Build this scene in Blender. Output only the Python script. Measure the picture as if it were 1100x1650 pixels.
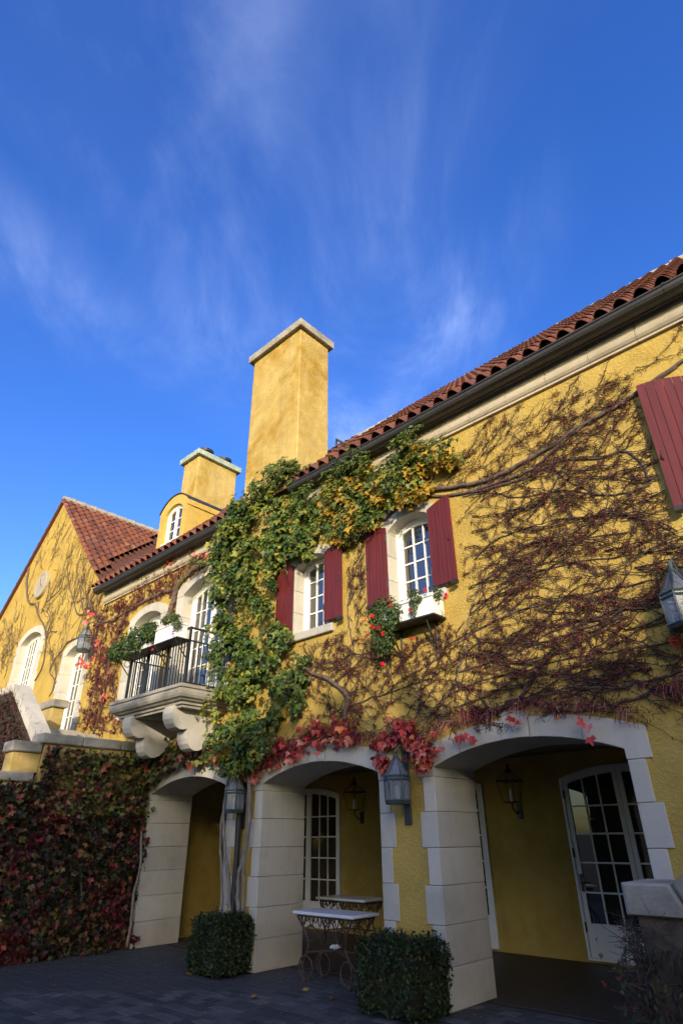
import bpy, bmesh, math, random
import numpy as np
from mathutils import Matrix, Vector
from mathutils.geometry import tessellate_polygon

for _o in list(bpy.data.objects):
    bpy.data.objects.remove(_o)
random.seed(7)
RNG = np.random.default_rng(11)
R = math.radians
scene = bpy.context.scene
COL = scene.collection

# ------------------------------------------------------------------ camera
# x runs along the facade, y into the house, z up; the photographer stands at the origin
CAM = (0.0, 0.0, 1.7)
YAW, PITCH, ROLL, FPX = R(42.976), R(28.659), R(-0.593), 960.456
_f = Vector((-math.sin(YAW) * math.cos(PITCH), math.cos(YAW) * math.cos(PITCH), math.sin(PITCH)))
_r0 = Vector((math.cos(YAW), math.sin(YAW), 0)); _u0 = _r0.cross(_f)
_r = math.cos(ROLL) * _r0 + math.sin(ROLL) * _u0
_u = -math.sin(ROLL) * _r0 + math.cos(ROLL) * _u0
cam_data = bpy.data.cameras.new('camera')
cam_data.sensor_fit = 'VERTICAL'; cam_data.sensor_height = 36.0
cam_data.lens = FPX / 1650 * 36.0
cam_data.clip_start = 0.05; cam_data.clip_end = 3000
cam = bpy.data.objects.new('camera', cam_data); COL.objects.link(cam)
m = Matrix.Identity(4)
for i in range(3):
    m[i][0] = _r[i]; m[i][1] = _u[i]; m[i][2] = -_f[i]; m[i][3] = CAM[i]
cam.matrix_world = m
scene.camera = cam

# ------------------------------------------------------------------ sky, sun, exposure
SUN_EL, SUN_AZ = R(15.0), R(42.0)          # azimuth measured from the facade's normal (-y) towards +x
SUN_DIR = Vector((math.sin(SUN_AZ) * math.cos(SUN_EL), -math.cos(SUN_AZ) * math.cos(SUN_EL), math.sin(SUN_EL)))
world = bpy.data.worlds.new('World'); scene.world = world; world.use_nodes = True
wn, wl = world.node_tree.nodes, world.node_tree.links
wn.clear()
def WN(t, **kw):
    n = wn.new(t)
    for k, v in kw.items(): setattr(n, k, v)
    return n
w_out = WN('ShaderNodeOutputWorld'); w_bg = WN('ShaderNodeBackground')
w_sky = WN('ShaderNodeTexSky', sky_type='NISHITA', sun_disc=False)
w_sky.sun_elevation = SUN_EL
w_sky.sun_rotation = math.atan2(SUN_DIR.x, SUN_DIR.y)
w_sky.altitude = 100; w_sky.air_density = 1.0; w_sky.dust_density = 2.0; w_sky.ozone_density = 2.5
w_bg.inputs['Strength'].default_value = 0.15
w_hsv = WN('ShaderNodeHueSaturation'); w_hsv.inputs['Saturation'].default_value = 1.33
w_hsv.inputs['Hue'].default_value = 0.523
wl.new(w_sky.outputs[0], w_hsv.inputs['Color'])
# thin cirrus: noise on a high flat layer, drawn out along one wind direction
w_tc = WN('ShaderNodeTexCoord'); w_sep = WN('ShaderNodeSeparateXYZ')
wl.new(w_tc.outputs['Generated'], w_sep.inputs[0])
def wmath(op, a, b=None):
    n = WN('ShaderNodeMath', operation=op)
    for i, v in enumerate((a, b)):
        if v is None: continue
        if isinstance(v, (int, float)): n.inputs[i].default_value = v
        else: wl.new(v, n.inputs[i])
    return n.outputs[0]
zc = wmath('ADD', wmath('MAXIMUM', w_sep.outputs[2], 0.02), 0.12)
w_cmb = WN('ShaderNodeCombineXYZ')
wl.new(wmath('DIVIDE', w_sep.outputs[0], zc), w_cmb.inputs[0])
wl.new(wmath('DIVIDE', w_sep.outputs[1], zc), w_cmb.inputs[1])
def cloud(rot, sx, sy, scale, detail, rough, dist, off):
    mp = WN('ShaderNodeMapping'); mp.inputs['Rotation'].default_value = (0, 0, rot)
    mp2 = WN('ShaderNodeMapping'); mp2.inputs['Scale'].default_value = (sx, sy, 1); mp2.inputs['Location'].default_value = off
    nz = WN('ShaderNodeTexNoise'); nz.inputs['Scale'].default_value = scale
    nz.inputs['Detail'].default_value = detail; nz.inputs['Roughness'].default_value = rough; nz.inputs['Distortion'].default_value = dist
    wl.new(w_cmb.outputs[0], mp.inputs['Vector']); wl.new(mp.outputs[0], mp2.inputs['Vector']); wl.new(mp2.outputs[0], nz.inputs['Vector'])
    return nz.outputs['Fac']
def wramp(v, a, b, lo=0.0, hi=1.0):
    n = WN('ShaderNodeMapRange', interpolation_type='SMOOTHSTEP'); n.clamp = True
    wl.new(v, n.inputs['Value'])
    n.inputs['From Min'].default_value = a; n.inputs['From Max'].default_value = b
    n.inputs['To Min'].default_value = lo; n.inputs['To Max'].default_value = hi
    return n.outputs['Result']
CL_ROT, CLX, CLB = R(-131), 9.9, 2.4
fine = wramp(cloud(CL_ROT, 1.0, 1.8, 1.7, 12, 0.62, 0.6, (CLX, 2.7, 0)), 0.40, 0.95)
broad = wramp(cloud(CL_ROT, 0.7, 1.1, 0.9, 4, 0.5, 0.4, (CLB, 5.2, 0)), 0.47, 0.80)
cl = wmath('MULTIPLY', wmath('MULTIPLY', fine, broad), 0.55)
haze_lo = wmath('MULTIPLY', broad, 0.03)
cl = wmath('ADD', cl, haze_lo)
w_mix = WN('ShaderNodeMix', data_type='RGBA')
wl.new(cl, w_mix.inputs['Factor']); wl.new(w_hsv.outputs[0], w_mix.inputs[6])
w_mix.inputs[7].default_value = (6.2, 6.9, 8.2, 1)
wl.new(w_mix.outputs[2], w_bg.inputs['Color']); wl.new(w_bg.outputs[0], w_out.inputs[0])

sun_data = bpy.data.lights.new('sun', 'SUN'); sun_data.energy = 2.0; sun_data.angle = R(0.6); sun_data.color = (1.0, 0.86, 0.65)
sun = bpy.data.objects.new('sun', sun_data); COL.objects.link(sun)
sun.rotation_euler = SUN_DIR.to_track_quat('Z', 'Y').to_euler(); sun.location = SUN_DIR * 60

vs = scene.view_settings
vs.view_transform = 'Standard'; vs.look = 'None'; vs.exposure = 1.32; vs.gamma = 1.0; vs.use_curve_mapping = False
scene.render.engine = 'CYCLES'
scene.cycles.max_bounces = 6; scene.cycles.transparent_max_bounces = 6
scene.cycles.use_denoising = True

# ------------------------------------------------------------------ materials
def mat(name):
    mt = bpy.data.materials.new(name); mt.use_nodes = True
    nt = mt.node_tree; b = nt.nodes['Principled BSDF']
    return mt, nt, b
def noise(nt, scale, detail=4, rough=0.55, dist=0.0, coord='Object', stretch=None, off=(0, 0, 0)):
    tc = nt.nodes.new('ShaderNodeTexCoord'); n = nt.nodes.new('ShaderNodeTexNoise')
    n.inputs['Scale'].default_value = scale; n.inputs['Detail'].default_value = detail
    n.inputs['Roughness'].default_value = rough; n.inputs['Distortion'].default_value = dist
    mp = nt.nodes.new('ShaderNodeMapping'); mp.inputs['Location'].default_value = off
    if stretch: mp.inputs['Scale'].default_value = stretch
    nt.links.new(tc.outputs[coord], mp.inputs['Vector']); nt.links.new(mp.outputs[0], n.inputs['Vector'])
    return n.outputs['Fac']
def ramp(nt, v, stops):
    r = nt.nodes.new('ShaderNodeValToRGB'); e = r.color_ramp.elements
    while len(e) < len(stops): e.new(0.5)
    for i, (p, c) in enumerate(stops):
        e[i].position = p; e[i].color = (*c, 1) if len(c) == 3 else c
    nt.links.new(v, r.inputs['Fac']); return r.outputs['Color']
def mixc(nt, f, a, b, mode='MIX'):
    n = nt.nodes.new('ShaderNodeMix'); n.data_type = 'RGBA'; n.blend_type = mode
    for s, v in ((0, f), (6, a), (7, b)):
        if isinstance(v, (int, float)): n.inputs[s].default_value = v
        elif isinstance(v, tuple): n.inputs[s].default_value = (*v, 1)
        else: nt.links.new(v, n.inputs[s])
    return n.outputs[2]
def bump(nt, b, h, strength, dist):
    n = nt.nodes.new('ShaderNodeBump'); n.inputs['Strength'].default_value = strength; n.inputs['Distance'].default_value = dist
    nt.links.new(h, n.inputs['Height']); nt.links.new(n.outputs[0], b.inputs['Normal'])
def mth(nt, op, a, b):
    n = nt.nodes.new('ShaderNodeMath'); n.operation = op
    for i, v in enumerate((a, b)):
        if isinstance(v, (int, float)): n.inputs[i].default_value = v
        else: nt.links.new(v, n.inputs[i])
    return n.outputs[0]

def stucco(name, base, ochre, relief=0.02, patch=(0.42, 0.72), drips=0.35):
    mt, nt, b = mat(name)
    big = noise(nt, 0.55, 5, 0.6, 0.6)
    c = ramp(nt, big, [(0.0, base), (patch[0], base), (patch[1], ochre), (1.0, ochre)])
    mid = noise(nt, 3.5, 5, 0.6)
    c = mixc(nt, ramp(nt, mid, [(0.35, (0, 0, 0)), (0.7, (0.75, 0.75, 0.75))]), c, tuple(min(1, v * k) for v, k in zip(base, (1.14, 1.17, 1.35))))
    dirt = noise(nt, 1.7, 7, 0.7, 0.8, off=(7, 3, 5))
    c = mixc(nt, ramp(nt, dirt, [(0.50, (0, 0, 0)), (0.72, (0.55, 0.55, 0.55))]), c, tuple(v * 0.62 for v in base))
    dr = noise(nt, 1.0, 5, 0.65, 0.2, stretch=(3.2, 3.2, 0.25))
    c = mixc(nt, ramp(nt, dr, [(0.52, (0, 0, 0)), (0.8, (drips,) * 3)]), c, (0.24, 0.19, 0.10))
    spk = noise(nt, 22, 3, 0.6)
    c = mixc(nt, ramp(nt, spk, [(0.66, (0, 0, 0)), (0.76, (0.35,) * 3)]), c, (0.16, 0.11, 0.045))
    nt.links.new(c, b.inputs['Base Color']); b.inputs['Roughness'].default_value = 0.92
    b.inputs['Specular IOR Level'].default_value = 0.15
    h = mth(nt, 'ADD', noise(nt, 26, 3, 0.55, 0.3), mth(nt, 'MULTIPLY', noise(nt, 70, 2, 0.5), 0.35))
    bump(nt, b, h, 0.85, relief)
    return mt
def stone(name, base, dark, pits=0.35, relief=0.004, speck=(0.07, 0.065, 0.06), wear=(0.5, 0.8)):
    mt, nt, b = mat(name)
    oi = nt.nodes.new('ShaderNodeObjectInfo')
    big = noise(nt, 1.6, 6, 0.65, 0.3)
    c = ramp(nt, big, [(0.0, base), (wear[0], base), (wear[1], dark), (1.0, dark)])
    c = mixc(nt, 0.26, c, ramp(nt, oi.outputs['Random'], [(0, tuple(v * 0.62 for v in base)), (1, tuple(min(1, v * 1.25) for v in base))]))
    sp = noise(nt, 38, 4, 0.7)
    c = mixc(nt, ramp(nt, sp, [(0.62, (0, 0, 0)), (0.78, (pits,) * 3)]), c, speck)
    st = noise(nt, 1.3, 4, 0.6, 0.2, stretch=(4, 4, 0.35), off=(4, 2, 1))
    c = mixc(nt, ramp(nt, st, [(0.52, (0, 0, 0)), (0.85, (0.45,) * 3)]), c, tuple(v * 0.55 for v in base))
    nt.links.new(c, b.inputs['Base Color']); b.inputs['Roughness'].default_value = 0.85
    b.inputs['Specular IOR Level'].default_value = 0.2
    bump(nt, b, mth(nt, 'ADD', noise(nt, 45, 5, 0.65), mth(nt, 'MULTIPLY', noise(nt, 6, 3), 0.6)), 0.6, relief)
    return mt
def paint(name, col, rough=0.45, var=0.12, relief=0.001, grain=None, wear=None):
    mt, nt, b = mat(name)
    n = noise(nt, 5, 5, 0.6, stretch=grain)
    c = ramp(nt, n, [(0.3, tuple(v * (1 - var) for v in col)), (0.7, tuple(min(1, v * (1 + var)) for v in col))])
    if wear:
        w = noise(nt, 14, 6, 0.7, stretch=grain)
        c = mixc(nt, ramp(nt, w, [(0.6, (0, 0, 0)), (0.78, (0.6,) * 3)]), c, wear)
    nt.links.new(c, b.inputs['Base Color']); b.inputs['Roughness'].default_value = rough
    bump(nt, b, noise(nt, 40, 3, 0.6, stretch=grain), 0.3, relief)
    return mt
def glassy(name, col, ior=2.3, rough=0.015):
    mt, nt, b = mat(name)
    b.inputs['Base Color'].default_value = (*col, 1); b.inputs['Roughness'].default_value = rough; b.inputs['IOR'].default_value = ior
    bump(nt, b, noise(nt, 3.0, 2, 0.4), 0.12, 0.01)
    return mt
def leafy(name, attr=True, stops=None, trans=0.35, rough=0.5):
    mt, nt, b = mat(name)
    if attr:
        a = nt.nodes.new('ShaderNodeAttribute'); a.attribute_name = 'Col'; c = a.outputs['Color']
    else:
        oi = nt.nodes.new('ShaderNodeObjectInfo'); c = ramp(nt, oi.outputs['Random'], stops)
        c = mixc(nt, ramp(nt, noise(nt, 9, 4, 0.6), [(0.42, (0, 0, 0)), (0.75, (0.55,) * 3)]), c, stops[len(stops) // 2][1])
    nt.links.new(c, b.inputs['Base Color']); b.inputs['Roughness'].default_value = rough
    b.inputs['Specular IOR Level'].default_value = 0.35
    t = nt.nodes.new('ShaderNodeBsdfTranslucent'); nt.links.new(c, t.inputs['Color'])
    mx = nt.nodes.new('ShaderNodeMixShader'); mx.inputs[0].default_value = trans
    out = nt.nodes['Material Output']
    nt.links.new(b.outputs[0], mx.inputs[1]); nt.links.new(t.outputs[0], mx.inputs[2]); nt.links.new(mx.outputs[0], out.inputs['Surface'])
    return mt
def per_object(name, stops, rough=0.8, relief=0.004, nscale=30, blotch=(0.05, 0.035, 0.03), amt=0.5, spec=0.3):
    mt, nt, b = mat(name)
    oi = nt.nodes.new('ShaderNodeObjectInfo')
    c = ramp(nt, oi.outputs['Random'], stops)
    n = noise(nt, 7, 6, 0.65)
    c = mixc(nt, ramp(nt, n, [(0.45, (0, 0, 0)), (0.8, (amt,) * 3)]), c, blotch)
    nt.links.new(c, b.inputs['Base Color']); b.inputs['Roughness'].default_value = rough; b.inputs['Specular IOR Level'].default_value = spec
    bump(nt, b, noise(nt, nscale, 4, 0.6), 0.5, relief)
    return mt

M = {}
M['stucco'] = stucco('yellow_stucco', (0.425, 0.292, 0.070), (0.355, 0.225, 0.040), relief=0.019, patch=(0.46, 0.78), drips=0.5)
M['stucco_old'] = stucco('stained_stucco', (0.43, 0.315, 0.108), (0.30, 0.175, 0.018), patch=(0.44, 0.60), relief=0.014, drips=0.6)
M['stucco_plain'] = stucco('smooth_stucco', (0.47, 0.318, 0.082), (0.43, 0.28, 0.06), relief=0.004, drips=0.15)
M['stone'] = stone('limestone', (0.50, 0.465, 0.40), (0.37, 0.34, 0.285), pits=0.5, wear=(0.46, 0.72))
M['stone_tan'] = stone('tan_cornice_stone', (0.45, 0.385, 0.285), (0.33, 0.27, 0.19), pits=0.5)
M['stone_old'] = stone('weathered_limestone', (0.36, 0.33, 0.27), (0.13, 0.12, 0.10), pits=0.7, relief=0.008, wear=(0.42, 0.66))
M['white'] = paint('white_paint', (0.78, 0.77, 0.73), 0.4, 0.04)
M['shutter'] = paint('burgundy_paint', (0.105, 0.010, 0.010), 0.6, 0.28, grain=(4, 4, 0.3), wear=(0.15, 0.03, 0.03))
M['glass'] = glassy('window_glass', (0.02, 0.022, 0.026), 2.6)
M['glass_dark'] = glassy('loggia_glass', (0.022, 0.021, 0.020), 1.8)
M['iron'] = paint('black_iron', (0.018, 0.018, 0.02), 0.45, 0.3)
M['gutter'] = paint('bronze_gutter', (0.034, 0.031, 0.028), 0.45, 0.35, grain=(0.3, 3, 3))
M['soffit'] = paint('dark_eave_board', (0.05, 0.042, 0.036), 0.8, 0.3)
M['copper'] = paint('verdigris_copper', (0.30, 0.36, 0.30), 0.7, 0.3, wear=(0.30, 0.22, 0.15))
M['lamp_metal'] = paint('aged_copper_lantern', (0.052, 0.072, 0.076), 0.5, 0.6, wear=(0.03, 0.03, 0.03))
M['lamp_glass'] = glassy('seeded_lantern_glass', (0.20, 0.215, 0.245), 1.6, 0.10)
_nt = M['lamp_glass'].node_tree; _mx = _nt.nodes.new('ShaderNodeMixShader'); _tr = _nt.nodes.new('ShaderNodeBsdfTransparent'); _mx.inputs[0].default_value = 0.6
_nt.links.new(_tr.outputs[0], _mx.inputs[1]); _nt.links.new(_nt.nodes['Principled BSDF'].outputs[0], _mx.inputs[2]); _nt.links.new(_mx.outputs[0], _nt.nodes['Material Output'].inputs['Surface'])
M['tile'] = per_object('terracotta', [(0, (0.085, 0.030, 0.020)), (0.3, (0.15, 0.048, 0.026)), (0.6, (0.19, 0.064, 0.034)), (0.85, (0.11, 0.045, 0.038)), (1, (0.22, 0.09, 0.055))], 0.75, amt=.65)
M['tile_deck'] = per_object('terracotta_bed', [(0, (0.10, 0.04, 0.03)), (1, (0.12, 0.05, 0.03))], 0.9)
M['mortar'] = stone('ridge_mortar', (0.33, 0.29, 0.235), (0.2, 0.17, 0.14))
M['paver'] = per_object('paver_stone', [(0, (0.042, 0.042, 0.043)), (0.4, (0.066, 0.066, 0.065)), (0.75, (0.090, 0.087, 0.083)), (1, (0.125, 0.118, 0.108))], 0.7, 0.003, 60, (0.04, 0.04, 0.04), 0.6)
M['joint'] = per_object('paver_bed', [(0, (0.03, 0.029, 0.028)), (1, (0.035, 0.033, 0.03))], 0.95, 0.004, 40)
M['floor'] = per_object('loggia_paving', [(0, (0.05, 0.038, 0.03)), (1, (0.06, 0.045, 0.034))], 0.55, 0.003, 20, (0.03, 0.024, 0.02), 0.6)
M['plaster'] = paint('loggia_plaster', (0.22, 0.19, 0.13), 0.9, 0.1)
M['bark'] = paint('vine_bark', (0.10, 0.075, 0.058), 0.95, 0.45, 0.012, grain=(3, 3, 3), wear=(0.20, 0.16, 0.13))
M['bark_grey'] = paint('grey_vine_bark', (0.17, 0.15, 0.13), 0.95, 0.4, 0.012, grain=(6, 6, 0.6), wear=(0.08, 0.065, 0.05))
M['leaf'] = leafy('leaf_by_colour')
M['twig'] = leafy('twig_by_colour', trans=0.0, rough=0.8)
RED_STOPS = [(0, (0.48, 0.028, 0.05)), (0.2, (0.66, 0.07, 0.09)), (0.4, (0.62, 0.10, 0.05)), (0.58, (0.70, 0.22, 0.07)), (0.74, (0.72, 0.33, 0.16)), (0.88, (0.70, 0.26, 0.25)), (1, (0.34, 0.02, 0.03))]
M['red_leaf'] = leafy('autumn_red_leaf', False, RED_STOPS)
M['ivy_leaf'] = leafy('autumn_ivy_leaf', False, [(0, (0.12, 0.016, 0.018)), (0.22, (0.05, 0.065, 0.015)), (0.4, (0.36, 0.028, 0.045)), (0.55, (0.11, 0.12, 0.025)), (0.72, (0.13, 0.02, 0.02)), (0.88, (0.32, 0.20, 0.06)), (1, (0.46, 0.05, 0.06))])
M['green_leaf'] = leafy('green_vine_leaf', False, [(0, (0.05, 0.095, 0.022)), (0.3, (0.085, 0.14, 0.028)), (0.6, (0.12, 0.17, 0.03)), (0.85, (0.20, 0.21, 0.03)), (1, (0.36, 0.24, 0.03))])
M['dry_leaf'] = leafy('dry_leaf', False, [(0, (0.25, 0.09, 0.04)), (0.5, (0.36, 0.18, 0.07)), (1, (0.40, 0.26, 0.05))], trans=0.1)
M['flower'] = paint('red_petal', (0.50, 0.006, 0.010), 0.9, 0.2)
M['marble'] = stone('white_marble', (0.66, 0.66, 0.68), (0.50, 0.50, 0.54), pits=0.08, relief=0.0005)
M['marble'].node_tree.nodes['Principled BSDF'].inputs['Roughness'].default_value = 0.22
M['marble'].node_tree.nodes['Principled BSDF'].inputs['Specular IOR Level'].default_value = 0.5
M['rust'] = paint('rusty_iron', (0.055, 0.032, 0.026), 0.7, 0.4, wear=(0.10, 0.05, 0.03))
M['brass'] = paint('brass', (0.35, 0.22, 0.07), 0.35, 0.2)
M['soil'] = paint('planting_soil', (0.04, 0.03, 0.02), 1.0, 0.3)
M['dial'] = paint('clock_dial', (0.74, 0.75, 0.80), 0.5, 0.05)
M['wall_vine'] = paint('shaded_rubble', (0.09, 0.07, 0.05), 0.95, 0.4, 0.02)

# ------------------------------------------------------------------ helpers
class MB:
    def __init__(s): s.v = []; s.f = []
    def add(s, vs_, fs):
        n = len(s.v); s.v.extend(vs_); s.f.extend([tuple(i + n for i in f) for f in fs]); return s
    def box(s, x0, x1, y0, y1, z0, z1):
        return s.add([(x0, y0, z0), (x1, y0, z0), (x1, y1, z0), (x0, y1, z0), (x0, y0, z1), (x1, y0, z1), (x1, y1, z1), (x0, y1, z1)],
                     [(0, 3, 2, 1), (4, 5, 6, 7), (0, 1, 5, 4), (1, 2, 6, 5), (2, 3, 7, 6), (3, 0, 4, 7)])
    def cbox(s, x0, x1, y0, y1, z0, z1, c=0.008):
        lo, hi = (x0, y0, z0), (x1, y1, z1)
        vs_, idx = [], {}
        for i in (0, 1):
            for j in (0, 1):
                for k in (0, 1):
                    sg = (i, j, k); p = [hi[a] if sg[a] else lo[a] for a in range(3)]
                    for ax in range(3):
                        q = [p[a] if a == ax else p[a] + (-c if sg[a] else c) for a in range(3)]
                        idx[(sg, ax)] = len(vs_); vs_.append(tuple(q))
        fs = []
        for ax in range(3):
            a, b = [t for t in range(3) if t != ax]
            for sd in (0, 1):
                loop = []
                for da, db in ((0, 0), (1, 0), (1, 1), (0, 1)):
                    sg = [0, 0, 0]; sg[ax] = sd; sg[a] = da; sg[b] = db; loop.append(idx[(tuple(sg), ax)])
                fs.append(tuple(loop))
        for ax in range(3):
            a, b = [t for t in range(3) if t != ax]
            for da in (0, 1):
                for db in (0, 1):
                    s0 = [0, 0, 0]; s1 = [0, 0, 0]; s1[ax] = 1
                    s0[a] = s1[a] = da; s0[b] = s1[b] = db; s0, s1 = tuple(s0), tuple(s1)
                    fs.append((idx[(s0, a)], idx[(s0, b)], idx[(s1, b)], idx[(s1, a)]))
        for i in (0, 1):
            for j in (0, 1):
                for k in (0, 1): fs.append(tuple(idx[((i, j, k), ax)] for ax in range(3)))
        return s.add(vs_, fs)
    def prism(s, poly, y0, y1, c=0.0):
        """polygon in x,z pushed from y0 to y1, the front edge chamfered by c"""
        n = len(poly); cx = sum(p[0] for p in poly) / n; cz = sum(p[1] for p in poly) / n
        rings = []
        if c:
            sc = []
            for x, z in poly:
                d = math.hypot(x - cx, z - cz) or 1; k = max(0.0, 1 - c * 1.2 / d); sc.append((cx + (x - cx) * k, cz + (z - cz) * k))
            rings.append([(x, y0, z) for x, z in sc]); rings.append([(x, y0 + c, z) for x, z in poly])
        else: rings.append([(x, y0, z) for x, z in poly])
        rings.append([(x, y1, z) for x, z in poly])
        vs_ = [p for r in rings for p in r]; fs = []
        for k in range(len(rings) - 1):
            for i in range(n):
                j = (i + 1) % n; fs.append((k * n + i, k * n + j, (k + 1) * n + j, (k + 1) * n + i))
        tri = tessellate_polygon([[Vector((x, z, 0)) for x, z in poly]])
        L = (len(rings) - 1) * n
        for t in tri: fs.append(tuple(t)); fs.append(tuple(L + i for i in reversed(t)))
        return s.add(vs_, fs)
    def wall(s, outer, holes, y0, y1):
        loops = [outer] + holes
        pts = [p for l in loops for p in l]; n = len(pts)
        vs_ = [(x, y0, z) for x, z in pts] + [(x, y1, z) for x, z in pts]
        fs = []
        for t in tessellate_polygon([[Vector((x, z, 0)) for x, z in l] for l in loops]):
            fs.append(tuple(t)); fs.append(tuple(i + n for i in reversed(t)))
        o = 0
        for l in loops:
            k = len(l)
            for i in range(k): a, b = o + i, o + (i + 1) % k; fs.append((a, b, b + n, a + n))
            o += k
        return s.add(vs_, fs)
    def extrude_x(s, prof, x0, x1):
        """closed profile of (y,z) from x0 to x1"""
        n = len(prof)
        vs_ = [(x0, y, z) for y, z in prof] + [(x1, y, z) for y, z in prof]
        fs = [(i, (i + 1) % n, (i + 1) % n + n, i + n) for i in range(n)]
        for t in tessellate_polygon([[Vector((y, z, 0)) for y, z in prof]]):
            fs.append(tuple(t)); fs.append(tuple(i + n for i in reversed(t)))
        return s.add(vs_, fs)
    def tube(s, path, rad, n=6, caps=True):
        P = [Vector(p) for p in path]; k = len(P); rr = rad if isinstance(rad, (list, tuple)) else [rad] * k
        vs_, fs = [], []
        up = Vector((0.13, 0.21, 0.97))
        for i, p in enumerate(P):
            t = (P[min(i + 1, k - 1)] - P[max(i - 1, 0)])
            t = t.normalized() if t.length > 1e-9 else Vector((0, 0, 1))
            a = t.cross(up)
            if a.length < 0.05: a = t.cross(Vector((1, 0, 0)))
            a.normalize(); b = t.cross(a)
            for j in range(n):
                th = 2 * math.pi * j / n
                vs_.append(tuple(p + (a * math.cos(th) + b * math.sin(th)) * rr[i]))
        for i in range(k - 1):
            for j in range(n):
                q = (j + 1) % n; fs.append((i * n + j, i * n + q, (i + 1) * n + q, (i + 1) * n + j))
        if caps: fs.append(tuple(range(n))[::-1]); fs.append(tuple((k - 1) * n + j for j in range(n)))
        return s.add(vs_, fs)
    def bar(s, a, b, w): return s.tube([a, b], w, 4)
    def lathe(s, c, prof, n=12, axis='z'):
        vs_, fs = [], []
        for r, h in prof:
            for j in range(n):
                th = 2 * math.pi * j / n
                d = (r * math.cos(th), r * math.sin(th))
                vs_.append((c[0] + d[0], c[1] + d[1], c[2] + h) if axis == 'z' else (c[0] + d[0], c[1] + h, c[2] + d[1]))
        for i in range(len(prof) - 1):
            for j in range(n):
                q = (j + 1) % n; fs.append((i * n + j, i * n + q, (i + 1) * n + q, (i + 1) * n + j))
        fs.append(tuple(range(n))); fs.append(tuple((len(prof) - 1) * n + j for j in range(n)))
        return s.add(vs_, fs)
    def mesh(s, name, base=(0, 0, 0), smooth=False):
        me = bpy.data.meshes.new(name)
        me.from_pydata([(x - base[0], y - base[1], z - base[2]) for x, y, z in s.v], [], s.f); me.update()
        bm = bmesh.new(); bm.from_mesh(me); bmesh.ops.recalc_face_normals(bm, faces=bm.faces); bm.to_mesh(me); bm.free()
        if smooth: me.polygons.foreach_set('use_smooth', [True] * len(me.polygons))
        return me

def link(o, parent=None):
    COL.objects.link(o)
    if parent is not None: o.parent = parent
    return o
def tag(o, label=None, cat=None, group=None, kind=None):
    for k, v in (('label', label), ('category', cat), ('group', group), ('kind', kind)):
        if v: o[k] = v
    return o
def thing(name, label, cat, base, group=None):
    o = bpy.data.objects.new(name, None); o.empty_display_size = 0.1; o.location = base
    o['base'] = base; link(o); return tag(o, label, cat, group)
def base_of(p):
    while p is not None and 'base' not in p: p = p.parent
    return tuple(p['base']) if p is not None else (0, 0, 0)
def part(mb, name, material, parent=None, smooth=False, label=None, kind=None):
    me = mb.mesh(name, base_of(parent), smooth); me.materials.append(M[material])
    o = bpy.data.objects.new(name, me); link(o, parent); return tag(o, label, kind=kind)
def copy_at(me, name, parent, loc, rot=(0, 0, 0), scale=1.0):
    o = bpy.data.objects.new(name, me); b = base_of(parent)
    o.location = (loc[0] - b[0], loc[1] - b[1], loc[2] - b[2]); o.rotation_euler = rot
    o.scale = (scale,) * 3 if isinstance(scale, (int, float)) else scale
    return link(o, parent)
def struct(mb, name, material, smooth=False):
    o = part(mb, name, material, None, smooth); o['kind'] = 'structure'; return o

# fast meshes for leaves and twigs
def np_mesh(name, V, Fc, cols, parent, material, kind=None, smooth=False):
    b = np.array(base_of(parent)); V = V - b
    me = bpy.data.meshes.new(name); nf, k = Fc.shape
    me.vertices.add(len(V)); me.vertices.foreach_set('co', V.astype(np.float32).ravel())
    me.loops.add(nf * k); me.loops.foreach_set('vertex_index', Fc.astype(np.int32).ravel())
    me.polygons.add(nf); me.polygons.foreach_set('loop_start', np.arange(0, nf * k, k, dtype=np.int32))
    try: me.polygons.foreach_set('loop_total', np.full(nf, k, dtype=np.int32))
    except Exception: pass
    me.update(calc_edges=True); me.validate()
    if smooth: me.polygons.foreach_set('use_smooth', np.ones(len(me.polygons), dtype=bool))
    if cols is not None:
        at = me.attributes.new('Col', 'FLOAT_COLOR', 'POINT')
        at.data.foreach_set('color', np.concatenate([cols, np.ones((len(cols), 1))], 1).astype(np.float32).ravel())
    me.materials.append(M[material])
    o = bpy.data.objects.new(name, me); link(o, parent); return tag(o, kind=kind)
IVY_V = np.array([(0, .05, 0), (0, 1, -.10), (.32, -.04, .05), (.60, .50, .10), (.25, .53, .04), (-.32, -.04, .05), (-.60, .50, .10), (-.25, .53, .04)])
IVY_F = np.array([(0, 2, 3), (0, 3, 4), (0, 4, 1), (0, 6, 5), (0, 7, 6), (0, 1, 7)])
OVAL_V = np.array([(0, 0, 0), (.27, .38, .07), (0, 1, -.10), (-.27, .38, .07)])
OVAL_F = np.array([(0, 1, 2), (0, 2, 3)])
def norm(a): return a / np.maximum(np.linalg.norm(a, axis=1, keepdims=True), 1e-9)
def leaf_frames(normal, tip):
    z = norm(normal); y = norm(tip - z * np.sum(tip * z, 1, keepdims=True)); x = np.cross(y, z)
    return np.stack([x, y, z], 2)
def leaf_mesh(name, tv, tf, pos, normal, tip, size, cols, parent, material='leaf', kind='stuff'):
    N = len(pos); Rm = leaf_frames(normal, tip)
    V = np.einsum('nij,kj->nki', Rm, tv) * size[:, None, None] + pos[:, None, :]
    Fc = (tf[None] + (np.arange(N) * len(tv))[:, None, None]).reshape(-1, 3)
    return np_mesh(name, V.reshape(-1, 3), Fc, np.repeat(cols, len(tv), 0), parent, material, kind)
def leaf_proto(name, tv, tf, material):
    me = bpy.data.meshes.new(name); me.from_pydata([tuple(v) for v in tv], [], [tuple(int(i) for i in f) for f in tf]); me.update()
    me.materials.append(M[material]); return me
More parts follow.
